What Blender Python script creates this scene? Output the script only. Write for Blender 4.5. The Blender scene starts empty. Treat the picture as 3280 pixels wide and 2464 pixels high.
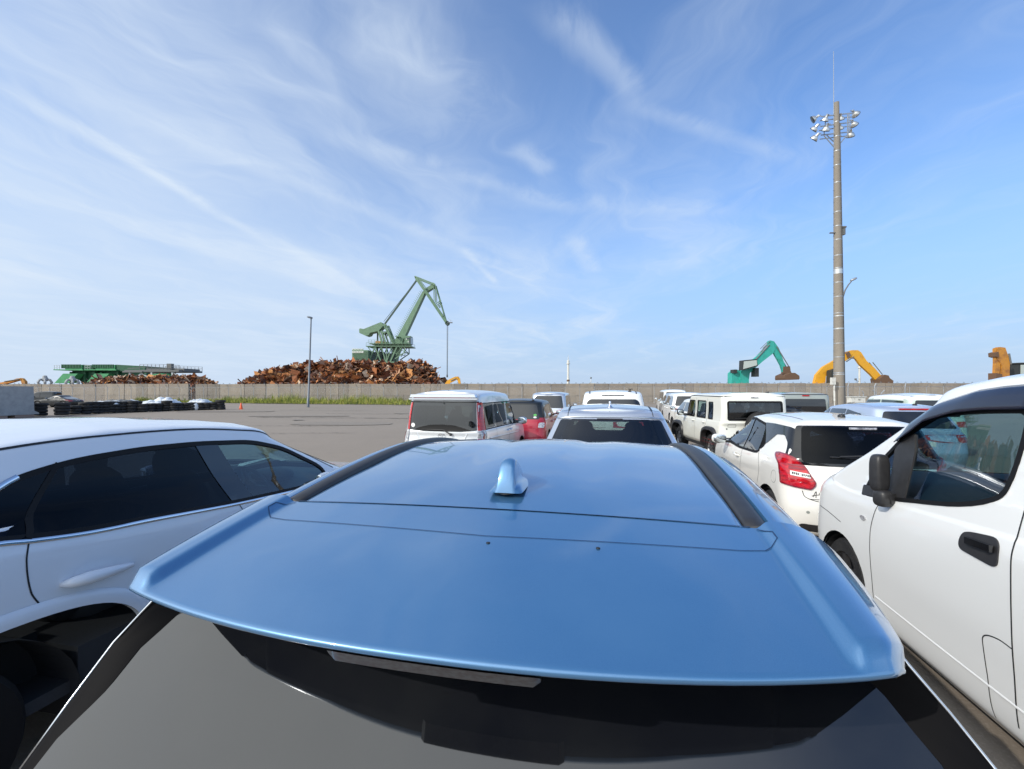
import bpy, bmesh, math, random
from mathutils import Vector, Matrix
from mathutils.bvhtree import BVHTree
from mathutils.geometry import delaunay_2d_cdt
R = math.radians
random.seed(7)
sc = bpy.context.scene
COL = sc.collection

# ------------------------------------------------------------------ camera
cam_d = bpy.data.cameras.new('camera'); cam = bpy.data.objects.new('camera', cam_d); COL.objects.link(cam)
cam.location = (0, 0, 1.80); cam.rotation_euler = (R(90), 0, 0)
cam_d.sensor_width = 36; cam_d.lens = 36*1450/3280; cam_d.shift_y = 18/3280
cam_d.clip_start = 0.05; cam_d.clip_end = 6000
sc.camera = cam

# ------------------------------------------------------------------ sky, sun, exposure
SUN_EL, SUN_AZ = 33, -126          # azimuth clockwise from +Y
w = bpy.data.worlds.new('World'); sc.world = w; w.use_nodes = True
NT = w.node_tree; NT.nodes.clear()
def nd(t, **k):
    n = NT.nodes.new(t)
    for a, b in k.items(): setattr(n, a, b)
    return n
def mth(op, a, b=None, c=None, clamp=False):
    n = nd('ShaderNodeMath', operation=op, use_clamp=clamp)
    for i, v in enumerate((a, b, c)):
        if v is None: continue
        if isinstance(v, (int, float)): n.inputs[i].default_value = v
        else: NT.links.new(v, n.inputs[i])
    return n.outputs[0]
def mapr(v, a, b, c=0., d=1., smooth=True):
    n = nd('ShaderNodeMapRange'); n.interpolation_type = 'SMOOTHSTEP' if smooth else 'LINEAR'; n.clamp = True
    NT.links.new(v, n.inputs[0])
    for i, x in enumerate((a, b, c, d)): n.inputs[i+1].default_value = x
    return n.outputs[0]
def comb(x, y, z=0.):
    n = nd('ShaderNodeCombineXYZ')
    for i, v in enumerate((x, y, z)):
        if isinstance(v, (int, float)): n.inputs[i].default_value = v
        else: NT.links.new(v, n.inputs[i])
    return n.outputs[0]
def noise(vec, scale, detail=4, rough=.55, dist=0.):
    n = nd('ShaderNodeTexNoise'); n.inputs['Scale'].default_value = scale; n.inputs['Detail'].default_value = detail
    n.inputs['Roughness'].default_value = rough; n.inputs['Distortion'].default_value = dist
    NT.links.new(vec, n.inputs['Vector']); return n.outputs[0]
def mixc(f, a, b):
    n = nd('ShaderNodeMix', data_type='RGBA'); 
    for i, v in ((0, f), (6, a), (7, b)):
        if isinstance(v, (int, float)): n.inputs[i].default_value = v
        elif isinstance(v, tuple): n.inputs[i].default_value = (*v, 1)
        else: NT.links.new(v, n.inputs[i])
    return n.outputs[2]
sky = nd('ShaderNodeTexSky', sky_type='NISHITA'); sky.sun_disc = False
sky.sun_elevation = R(SUN_EL); sky.sun_rotation = R(SUN_AZ)
sky.air_density = 1.0; sky.dust_density = 0.6; sky.ozone_density = 3.0
tc = nd('ShaderNodeTexCoord'); sx = nd('ShaderNodeSeparateXYZ'); NT.links.new(tc.outputs['Generated'], sx.inputs[0])
X, Y, Z = sx.outputs
Zp = mth('ADD', mth('MAXIMUM', Z, 0.0), 0.06)
U = mth('DIVIDE', X, Zp); V = mth('DIVIDE', Y, Zp)
def plane_of(px, py):                     # direction of a point of the sky -> cirrus sheet coordinates
    x = (px-1640)/1450; z = (1250-py)/1450; l = math.sqrt(x*x+1+z*z); x, y, z = x/l, 1/l, z/l
    return x/(z+.06), y/(z+.06)
UV = comb(U, V)
wr = noise(UV, 1.3, 3, .5)
wob = mth('MULTIPLY', mth('SUBTRACT', wr, .5), 1.1)
# two families of fibres
def fibres(ang, along, across, seed, detail=6):
    ca, sa = math.cos(R(ang)), math.sin(R(ang))
    a = mth('ADD', mth('MULTIPLY', U, ca), mth('MULTIPLY', V, sa))
    b = mth('ADD', mth('SUBTRACT', mth('MULTIPLY', V, ca), mth('MULTIPLY', U, sa)), wob)
    return noise(comb(mth('MULTIPLY', a, along), mth('MULTIPLY', b, across), seed), 1.0, detail, .6, .4), a, b
f1, _, _ = fibres(62, .35, 1.9, 3.1)
f2, _, _ = fibres(96, .5, 2.6, 9.7)
f3, _, _ = fibres(38, .6, 3.0, 5.2)
big = noise(comb(mth('MULTIPLY', U, .8), mth('MULTIPLY', V, .45), 1.7), 1.0, 3, .5)
leftness = mapr(X, .55, -.75)
cover = mth('ADD', mth('MULTIPLY', leftness, .16), mth('MULTIPLY', mth('SUBTRACT', big, .5), .55))
c1 = mapr(mth('ADD', f1, cover), .46, .96)
c2 = mapr(mth('ADD', f2, cover), .38, .95)
c3 = mapr(mth('ADD', f3, cover), .55, 1.05)
cl = mth('ADD', mth('ADD', mth('MULTIPLY', c1, .55), mth('MULTIPLY', c2, .4)), mth('MULTIPLY', c3, .4))
fine = noise(comb(mth('MULTIPLY', U, 5.), mth('MULTIPLY', V, 2.6), 2.2), 1.0, 6, .65, .6)
def streak(p, q, w0, amp):
    global cl
    (u0, v0), (u1, v1) = plane_of(*p), plane_of(*q)
    L = math.hypot(u1-u0, v1-v0); du, dv = (u1-u0)/L, (v1-v0)/L
    ru, rv = mth('SUBTRACT', U, u0), mth('SUBTRACT', V, v0)
    a = mth('ADD', mth('MULTIPLY', ru, du), mth('MULTIPLY', rv, dv))
    b = mth('ADD', mth('SUBTRACT', mth('MULTIPLY', rv, du), mth('MULTIPLY', ru, dv)), mth('MULTIPLY', mth('SUBTRACT', fine, .5), w0*1.6))
    m = mth('MULTIPLY', mapr(mth('ABSOLUTE', b), w0, 0.), mth('MULTIPLY', mapr(a, -.1*L, .18*L), mapr(a, 1.05*L, .75*L)))
    m = mth('MULTIPLY', m, mapr(fine, .25, .7, .35, 1.))
    cl = mth('ADD', cl, mth('MULTIPLY', m, amp*1.2))
streak((-60, 230), (860, 780), .065, .50)
streak((820, 730), (1250, 990), .12, .30)
streak((300, 330), (1720, 900), .10, .28)
streak((1000, 420), (1900, 690), .09, .25)
streak((1740, 10), (2060, 330), .07, .34)
streak((2000, 330), (2560, 520), .06, .22)
streak((1480, 790), (1600, 920), .05, .40)
streak((1480, 820), (1720, 905), .04, .25)
streak((1840, 760), (1900, 880), .10, .42)
streak((1560, 640), (2420, 690), .12, .20)
streak((1640, 470), (1760, 560), .08, .28)
streak((860, 80), (1120, 340), .09, .22)
streak((1150, 60), (1500, 440), .22, .22)
streak((-200, 560), (900, 860), .20, .25)
hz = mapr(Z, .16, .0)
cl = mth('MULTIPLY', cl, mapr(Z, .0, .10, .35, 1.), clamp=True)
veil = mth('MULTIPLY', leftness, mapr(Z, .80, .0, .12, .64))
veil = mth('MAXIMUM', veil, mth('MULTIPLY', hz, mth('ADD', .25, mth('MULTIPLY', leftness, .35))))
behind = mth('MULTIPLY', mth('MULTIPLY', mapr(Y, -.10, -.65), mapr(Z, .95, .25, .15, 1.)), mapr(noise(tc.outputs['Generated'], 2.6, 5, .6), .34, .68, .15, 1.))
amount = mth('SUBTRACT', 1, mth('MULTIPLY', mth('SUBTRACT', 1, mth('MULTIPLY', cl, .86)), mth('SUBTRACT', 1, veil)))
K = 1/0.10
base = nd('ShaderNodeMix', data_type='RGBA', blend_type='MULTIPLY'); base.inputs[0].default_value = 1
NT.links.new(sky.outputs[0], base.inputs[6]); base.inputs[7].default_value = (1.60, 1.92, 2.28, 1)
# the deep blue of the open sky, paler to the horizon
col = base.outputs[2]
col = mixc(mapr(Z, .50, -.02, 0., .92), col, (.38*K, .54*K, .80*K))
col = mixc(amount, col, (.72*K, .83*K, .97*K))
col = mixc(behind, col, (.98*K, 1.14*K, 1.30*K))
# the bright whitish sky round the sun (the sun itself is the lamp)
_sd = Vector((math.sin(R(SUN_AZ))*math.cos(R(SUN_EL)), math.cos(R(SUN_AZ))*math.cos(R(SUN_EL)), math.sin(R(SUN_EL))))
dots = mth('ADD', mth('ADD', mth('MULTIPLY', X, _sd.x), mth('MULTIPLY', Y, _sd.y)), mth('MULTIPLY', Z, _sd.z))
col = mixc(mapr(dots, .45, 1., 0., .8), col, (2.1*K, 2.15*K, 2.1*K))
bg = nd('ShaderNodeBackground'); bg.inputs[1].default_value = 0.10
NT.links.new(col, bg.inputs[0]); wo = nd('ShaderNodeOutputWorld'); NT.links.new(bg.outputs[0], wo.inputs[0])

sun_d = bpy.data.lights.new('sun', 'SUN'); sun_d.energy = 3.0; sun_d.angle = R(.5); sun_d.color = (1, .94, .85)
sun = bpy.data.objects.new('sun', sun_d); COL.objects.link(sun)
sd = Vector((math.sin(R(SUN_AZ))*math.cos(R(SUN_EL)), math.cos(R(SUN_AZ))*math.cos(R(SUN_EL)), math.sin(R(SUN_EL))))
sun.rotation_euler = sd.to_track_quat('Z', 'Y').to_euler(); sun.location = sd*60
sc.view_settings.view_transform = 'Standard'; sc.view_settings.look = 'None'
sc.view_settings.exposure = 0; sc.view_settings.gamma = 1
sc.cycles.max_bounces = 10; sc.cycles.transparent_max_bounces = 16

# ------------------------------------------------------------------ materials
M = {}
def mat(name, col, rough=.6, metal=0., coat=0., n1=None, bump=None, spec=None, coat_rough=.03, rand=None):
    """n1=(scale, colour2, lo, hi[,stretch]) mixes a second colour by noise; bump=(scale,strength,dist)"""
    m = bpy.data.materials.new(name); m.use_nodes = True; nt = m.node_tree; b = nt.nodes['Principled BSDF']
    b.inputs['Base Color'].default_value = (*col, 1); b.inputs['Roughness'].default_value = rough
    b.inputs['Metallic'].default_value = metal; b.inputs['Coat Weight'].default_value = coat
    b.inputs['Coat Roughness'].default_value = coat_rough
    if spec is not None: b.inputs['Specular IOR Level'].default_value = spec
    tcn = nt.nodes.new('ShaderNodeTexCoord')
    src = tcn.outputs['Object']
    last = None
    if n1:
        lay = n1 if isinstance(n1, list) else [n1]
        for q in lay:
            mp = nt.nodes.new('ShaderNodeMapping'); nt.links.new(src, mp.inputs[0])
            if len(q) > 4: mp.inputs['Scale'].default_value = q[4]
            no = nt.nodes.new('ShaderNodeTexNoise'); no.inputs['Scale'].default_value = q[0]; no.inputs['Detail'].default_value = 6
            no.inputs['Roughness'].default_value = .62; nt.links.new(mp.outputs[0], no.inputs['Vector'])
            mr = nt.nodes.new('ShaderNodeMapRange'); mr.inputs[1].default_value = q[2]; mr.inputs[2].default_value = q[3]
            nt.links.new(no.outputs[0], mr.inputs[0])
            mx = nt.nodes.new('ShaderNodeMix'); mx.data_type = 'RGBA'
            nt.links.new(mr.outputs[0], mx.inputs[0])
            if last is None: mx.inputs[6].default_value = (*col, 1)
            else: nt.links.new(last, mx.inputs[6])
            mx.inputs[7].default_value = (*q[1], 1); last = mx.outputs[2]
    if rand:
        gi = nt.nodes.new('ShaderNodeNewGeometry'); cr = nt.nodes.new('ShaderNodeValToRGB')
        nt.links.new(gi.outputs['Random Per Island'], cr.inputs[0])
        e = cr.color_ramp.elements; cr.color_ramp.interpolation = 'CONSTANT'
        for i, c in enumerate(rand):
            if i < 2: el = e[i]; el.position = i/len(rand)
            else: el = e.new(i/len(rand))
            el.color = (*c, 1)
        if last is not None:
            mx = nt.nodes.new('ShaderNodeMix'); mx.data_type = 'RGBA'; mx.blend_type = 'MULTIPLY'; mx.inputs[0].default_value = 1
            nt.links.new(cr.outputs[0], mx.inputs[6]); nt.links.new(last, mx.inputs[7]); last = mx.outputs[2]
        else: last = cr.outputs[0]
    if last is not None: nt.links.new(last, b.inputs['Base Color'])
    if bump:
        no = nt.nodes.new('ShaderNodeTexNoise'); no.inputs['Scale'].default_value = bump[0]; no.inputs['Detail'].default_value = 5
        nt.links.new(src, no.inputs['Vector']); bp = nt.nodes.new('ShaderNodeBump'); bp.inputs['Strength'].default_value = bump[1]
        bp.inputs['Distance'].default_value = bump[2]; nt.links.new(no.outputs[0], bp.inputs['Height']); nt.links.new(bp.outputs[0], b.inputs['Normal'])
    M[name] = m; return m
def paint(name, col, metal=.0, rough=.4, **k): return mat(name, col, rough, metal, 1.0, bump=(2.2, .015, .02), **k)
def glass(name, tint, ior=1.75):
    m = bpy.data.materials.new(name); m.use_nodes = True; nt = m.node_tree; nt.nodes.clear()
    o = nt.nodes.new('ShaderNodeOutputMaterial'); mx = nt.nodes.new('ShaderNodeMixShader'); tr = nt.nodes.new('ShaderNodeBsdfTransparent')
    gl = nt.nodes.new('ShaderNodeBsdfGlossy'); fr = nt.nodes.new('ShaderNodeFresnel'); ge = nt.nodes.new('ShaderNodeNewGeometry')
    ma = nt.nodes.new('ShaderNodeMapRange'); nt.links.new(ge.outputs['Backfacing'], ma.inputs[0])
    ma.inputs[3].default_value = ior; ma.inputs[4].default_value = 1/ior
    nt.links.new(ma.outputs[0], fr.inputs['IOR']); tr.inputs[0].default_value = (*tint, 1)
    gl.inputs['Roughness'].default_value = .012; gl.inputs[0].default_value = (.95, .97, 1, 1)
    nt.links.new(fr.outputs[0], mx.inputs[0]); nt.links.new(tr.outputs[0], mx.inputs[1]); nt.links.new(gl.outputs[0], mx.inputs[2])
    nt.links.new(mx.outputs[0], o.inputs[0]); M[name] = m; return m

paint('paint_blue', (.070, .208, .410), .5, .32, n1=[(900, (.056, .182, .37), .42, .62), (2.5, (.078, .218, .415), .45, .7)])
paint('paint_white', (.80, .81, .80))
paint('paint_pearl', (.68, .725, .79), .0, .35)
paint('paint_pearl_warm', (.80, .79, .75))
paint('paint_ivory', (.76, .76, .69))
paint('paint_silver', (.58, .62, .68), .65, .28)
paint('paint_silver_light', (.66, .685, .71), .45, .33)
paint('paint_silver_dark', (.42, .45, .47), .6, .3)
paint('paint_lilac', (.50, .58, .72), .5, .3)
paint('paint_red', (.42, .012, .035), .2, .3)
mat('paint_black', (.010, .012, .014), .35, .0, .35)
paint('paint_grey', (.30, .33, .31), .1, .35)
paint('paint_mint', (.50, .60, .52))
mat('liner', (.018, .019, .022), .8)
mat('cabin', (.035, .036, .040), .7)
mat('cabin_blue', (.020, .038, .065), .6)
mat('cabin_grey', (.11, .12, .13), .7)
mat('seal', (.006, .006, .007), .6, spec=.25)
mat('blade_black', (.004, .004, .005), .6, spec=.06)
mat('gap', (.010, .012, .016), .6)
mat('gap_blue', (.006, .03, .09), .5)
mat('gloss_black', (.005, .005, .006), .12, 0, .6)
mat('trim_black', (.022, .022, .024), .45, n1=(30, (.030, .030, .032), .4, .7))
mat('visor_dark', (.010, .013, .030), .16, 0, .4)
mat('chrome', (.85, .86, .88), .12, 1.0)
mat('chrome_dim', (.55, .58, .62), .25, 1.0)
mat('rubber', (.012, .012, .013), .75, n1=(9, (.028, .027, .025), .45, .75), bump=(60, .4, .01))
mat('rim', (.35, .36, .38), .35, .9)
mat('lens_red', (.55, .006, .012), .10, 0, 1.0, n1=(14, (.30, .004, .010), .4, .6, (1, 1, 4)))
mat('lens_dark_red', (.22, .006, .018), .10, 0, 1.0)
mat('lens_clear', (.62, .62, .64), .12, .3, 1.0, n1=(28, (.20, .20, .22), .45, .6))
mat('lens_smoke', (.030, .024, .026), .3, .0, .4, n1=(90, (.05, .053, .056), .4, .6, (1, 1, 3)))
mat('mirror_face', (.75, .80, .82), .03, 1.0)
mat('paper', (.75, .76, .74), .6)
mat('sticker_green', (.12, .45, .12), .6)
M['paint_blue'].node_tree.nodes['Principled BSDF'].inputs['Coat IOR'].default_value = 1.75
glass('glass_clear', (.46, .64, .66))
glass('glass_green', (.62, .80, .70))
glass('glass_priv', (.040, .050, .085), 1.32)
glass('glass_priv_bright', (.10, .11, .12), 1.75)
glass('glass_mid', (.30, .33, .35))
mat('glass_dark', (.006, .007, .010), .03, 0, 1.0, n1=(3, (.011, .012, .014), .45, .7))

# ------------------------------------------------------------------ mesh helpers
class MB:
    def __init__(s): s.v = []; s.f = []; s.m = []; s.mi = 0
    def add(s, vs, fs):
        b = len(s.v); s.v += [tuple(v) for v in vs]
        for f in fs: s.f.append([b+i for i in f]); s.m.append(s.mi)
    def box(s, c, d, rot=None, taper=1.0):
        x, y, z = d[0]/2, d[1]/2, d[2]/2
        vs = [Vector((a*x*(taper if e > 0 else 1), b*y*(taper if e > 0 else 1), e*z)) for e in (-1, 1) for a, b in ((-1, -1), (1, -1), (1, 1), (-1, 1))]
        if rot is not None:
            rm = rot if isinstance(rot, Matrix) else Matrix.Rotation(rot, 3, 'Z')
            vs = [rm @ v for v in vs]
        c = Vector(c); s.add([v+c for v in vs], [(0, 3, 2, 1), (4, 5, 6, 7), (0, 1, 5, 4), (1, 2, 6, 5), (2, 3, 7, 6), (3, 0, 4, 7)])
    def beam(s, p, q, w, h=None, up=(0, 0, 1), w2=None, h2=None):
        p, q = Vector(p), Vector(q); h = h or w; w2 = w2 or w; h2 = h2 or h; d = (q-p).normalized(); u = Vector(up)
        if abs(d.dot(u)) > .98: u = Vector((0, 1, 0))
        a = d.cross(u).normalized(); b = a.cross(d).normalized()
        vs = [p+a*i*w/2+b*j*h/2 for i, j in ((-1, -1), (1, -1), (1, 1), (-1, 1))]+[q+a*i*w2/2+b*j*h2/2 for i, j in ((-1, -1), (1, -1), (1, 1), (-1, 1))]
        s.add(vs, [(0, 3, 2, 1), (4, 5, 6, 7), (0, 1, 5, 4), (1, 2, 6, 5), (2, 3, 7, 6), (3, 0, 4, 7)])
    def tube(s, pts, r, n=8, cap=True):
        pts = [Vector(p) for p in pts]; rs = r if isinstance(r, (list, tuple)) else [r]*len(pts); base = len(s.v); vs = []; a = None
        for i, p in enumerate(pts):
            d = (pts[min(i+1, len(pts)-1)]-pts[max(i-1, 0)]).normalized()
            if a is None: a = d.orthogonal().normalized()
            a = (a-d*a.dot(d)).normalized(); b = d.cross(a)
            vs += [p+(a*math.cos(2*math.pi*k/n)+b*math.sin(2*math.pi*k/n))*rs[i] for k in range(n)]
        fs = [(i*n+k, i*n+(k+1) % n, (i+1)*n+(k+1) % n, (i+1)*n+k) for i in range(len(pts)-1) for k in range(n)]
        if cap: fs += [tuple(range(n))[::-1], tuple((len(pts)-1)*n+k for k in range(n))]
        s.add(vs, fs)
    def lathe(s, prof, c=(0, 0, 0), axis='Z', n=24, rot=None):
        vs = []
        for r_, h in prof:
            for k in range(n):
                t = 2*math.pi*k/n; v = Vector((r_*math.cos(t), r_*math.sin(t), h))
                if axis == 'X': v = Vector((v.z, v.x, v.y))
                if axis == 'Y': v = Vector((v.y, v.z, v.x))
                if rot is not None: v = rot @ v
                vs.append(v+Vector(c))
        m = len(prof)
        s.add(vs, [(i*n+k, i*n+(k+1) % n, (i+1)*n+(k+1) % n, (i+1)*n+k) for i in range(m-1) for k in range(n)])
    def prism(s, poly, axis_vec, origin=(0, 0, 0), ex=(1, 0, 0), ez=(0, 0, 1)):
        o, ex, ez, av = Vector(origin), Vector(ex), Vector(ez), Vector(axis_vec); n = len(poly)
        a = [o+ex*x+ez*z-av/2 for x, z in poly]; b = [p+av for p in a]
        s.add(a+b, [tuple(range(n)), tuple(range(2*n-1, n-1, -1))]+[(i, n+i, n+(i+1) % n, (i+1) % n) for i in range(n)])
    def ellipsoid(s, c, r, nu=12, nv=8, p=1.0, rot=None):
        vs = []
        sg = lambda v: math.copysign(abs(v)**p, v)
        for i in range(nv+1):
            a = math.pi*i/nv
            for k in range(nu):
                t = 2*math.pi*k/nu; v = Vector((r[0]*sg(math.sin(a))*sg(math.cos(t)), r[1]*sg(math.sin(a))*sg(math.sin(t)), r[2]*sg(math.cos(a))))
                if rot is not None: v = rot @ v
                vs.append(v+Vector(c))
        s.add(vs, [(i*nu+k, (i+1)*nu+k, (i+1)*nu+(k+1) % nu, i*nu+(k+1) % nu) for i in range(nv) for k in range(nu)])
    def obj(s, name, mats, parent=None, smooth=False, label=None, merge=0):
        me = bpy.data.meshes.new(name)
        me.from_pydata(s.v, [], s.f)
        for m_ in (mats if isinstance(mats, (list, tuple)) else [mats]): me.materials.append(M[m_] if isinstance(m_, str) else m_)
        for p, i in zip(me.polygons, s.m): p.material_index = i
        bm = bmesh.new(); bm.from_mesh(me)
        if merge: bmesh.ops.remove_doubles(bm, verts=bm.verts, dist=merge)
        if merge or not smooth: bmesh.ops.recalc_face_normals(bm, faces=bm.faces)
        bm.to_mesh(me); bm.free()
        if smooth:
            me.polygons.foreach_set('use_smooth', [True]*len(me.polygons))
            if smooth is not True: me.set_sharp_from_angle(angle=R(smooth))
        o = bpy.data.objects.new(name, me); COL.objects.link(o)
        if parent is not None: o.parent = parent
        if label: o['label'] = label
        return o
def thing(name, label, cat, loc=(0, 0, 0), rz=0, group=None):
    o = bpy.data.objects.new(name, None); COL.objects.link(o); o.location = loc; o.rotation_euler = (0, 0, rz)
    o.empty_display_size = .3; o['label'] = label; o['category'] = cat
    if group: o['group'] = group
    return o
def tag(o, label, cat, group=None, kind=None):
    o['label'] = label; o['category'] = cat
    if group: o['group'] = group
    if kind: o['kind'] = kind
    return o
def structure(o): o['kind'] = 'structure'; return o
def stuff(o, label, cat): o['kind'] = 'stuff'; o['label'] = label; o['category'] = cat; return o
def at(px, py, d): return Vector(((px-1640)/1450*d, d, 1.80-(py-1250)/1450*d))   # where a sight line reaches distance d
HD = R(12); HS, HC = math.sin(HD), math.cos(HD)
def lot(u, t, z=0): return Vector((-.116+u*HC+t*HS, .783-u*HS+t*HC, z))            # the rows of parked cars
def rp(pts, r, n=4):
    out = []; N = len(pts)
    for i in range(N):
        p0, p, p1 = Vector(pts[i-1]), Vector(pts[i]), Vector(pts[(i+1) % N])
        a, b = p0-p, p1-p; la, lb = min(r, a.length*.45), min(r, b.length*.45); a = p+a.normalized()*la; b = p+b.normalized()*lb
        for k in range(n+1):
            t = k/n; out.append(tuple(a*(1-t)**2+p*2*t*(1-t)+b*t*t))
    return out
def dens(pts, step, closed=True):
    out = []; N = len(pts)
    for i in range(N if closed else N-1):
        p, q = Vector(pts[i]), Vector(pts[(i+1) % N]); k = max(1, math.ceil((q-p).length/step))
        out += [tuple(p.lerp(q, j/k)) for j in range(k)]
    if not closed: out.append(tuple(pts[-1]))
    return out
def inpoly(x, y, poly):
    c = False; j = len(poly)-1
    for i in range(len(poly)):
        xi, yi = poly[i]; xj, yj = poly[j]
        if (yi > y) != (yj > y) and x < (xj-xi)*(y-yi)/(yj-yi)+xi: c = not c
        j = i
    return c
def crm(pts, n=6):                        # smooth curve through points
    if len(pts) < 3: return list(pts)
    out = []; P = [Vector(p) for p in pts]
    for i in range(len(P)-1):
        a, b, c, d = P[max(i-1, 0)], P[i], P[i+1], P[min(i+2, len(P)-1)]; L = (c-b).length
        m1 = (c-a)*(L/max(L+(b-a).length, 1e-6)) if i else c-b; m2 = (d-b)*(L/max(L+(d-c).length, 1e-6)) if i < len(P)-2 else c-b
        for k in range(n):
            t = k/n; out.append(tuple(b*(2*t**3-3*t*t+1)+m1*(t**3-2*t*t+t)+c*(-2*t**3+3*t*t)+m2*(t**3-t*t)))
    out.append(tuple(P[-1])); return out
def inset(poly, w):
    N = len(poly); A = sum(poly[i-1][0]*poly[i][1]-poly[i][0]*poly[i-1][1] for i in range(N)); s = 1 if A > 0 else -1; out = []
    for i in range(N):
        p0, p1 = Vector(poly[i-1]), Vector(poly[(i+1) % N]); t = (p1-p0)
        if t.length < 1e-9: out.append(poly[i]); continue
        t.normalize(); n = Vector((-t.y, t.x))*s; out.append((poly[i][0]+n.x*w, poly[i][1]+n.y*w))
    return out
def interp(tab, y):
    if not isinstance(tab, (list, tuple)): return tab
    if y <= tab[0][0]: return tab[0][1]
    for (a, b), (c, d) in zip(tab, tab[1:]):
        if y <= c:
            t = (y-a)/(c-a); return b+(d-b)*t
    return tab[-1][1]

# ------------------------------------------------------------------ car bodies
def resample(pts, n):
    L = [0]
    for p, q in zip(pts, pts[1:]): L.append(L[-1]+math.hypot(q[0]-p[0], q[1]-p[1]))
    out = []; j = 0
    for i in range(n+1):
        s = L[-1]*i/n
        while j < len(L)-2 and L[j+1] < s: j += 1
        t = 0 if L[j+1] == L[j] else min(1, (s-L[j])/(L[j+1]-L[j]))
        out.append((pts[j][0]+(pts[j+1][0]-pts[j][0])*t, pts[j][1]+(pts[j+1][1]-pts[j][1])*t))
    return out
def ring(w, yr, yf, z, cr=.30, cf=.45, nr=3., nf=2.6, ycow=None, bow=.03, n=(12, 40, 24)):
    q = [i/80*math.pi/2 for i in range(81)]
    rear = [(w*math.sin(a)**(2/nr), yr+cr*(1-max(0, math.cos(a))**(2/nr))) for a in q]
    front = [(w*max(0, math.cos(a))**(2/nf), yf-cf*(1-math.sin(a)**(2/nf))) for a in q]
    if ycow: front = [(w, min(ycow, yf-cf-.01))]+front
    ys = front[0][1]; side = [(w, yr+cr), (w, ys)]
    P = resample(rear, n[0])+resample(side, n[1])[1:]+resample(front, n[2])[1:]
    ym, hl = (yr+yf)/2, (yf-yr)/2
    return [Vector((x*(1-bow*((y-ym)/hl)**2), y, interp(z, y))) for x, y in P]
def loft(rings, res):
    K = len(rings); out = []
    for k in range(K-1):
        p0, p1, p2, p3 = rings[max(k-1, 0)], rings[k], rings[k+1], rings[min(k+2, K-1)]
        D = max((a-b).length for a, b in zip(p1, p2)); m = max(1, min(16, math.ceil(D/res)))
        for j in range(m):
            t = j/m; row = []
            for a, b, c, d in zip(p0, p1, p2, p3):
                lb = (c-b).length; l0 = max((b-a).length, 1e-6); l2 = max((d-c).length, 1e-6)
                m1 = (c-a)*(lb/(lb+l0)) if k > 0 else c-b; m2 = (d-b)*(lb/(lb+l2)) if k < K-2 else c-b
                if m1.length > lb*1.5: m1 = m1.normalized()*lb*1.5
                if m2.length > lb*1.5: m2 = m2.normalized()*lb*1.5
                row.append(b*(2*t**3-3*t*t+1)+m1*(t**3-2*t*t+t)+c*(-2*t**3+3*t*t)+m2*(t**3-t*t))
            out.append(row)
    out.append(rings[-1]); return out
DIRS = {'rear': 0, 'right': 90, 'left': -90, 'front': 180}
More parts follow.
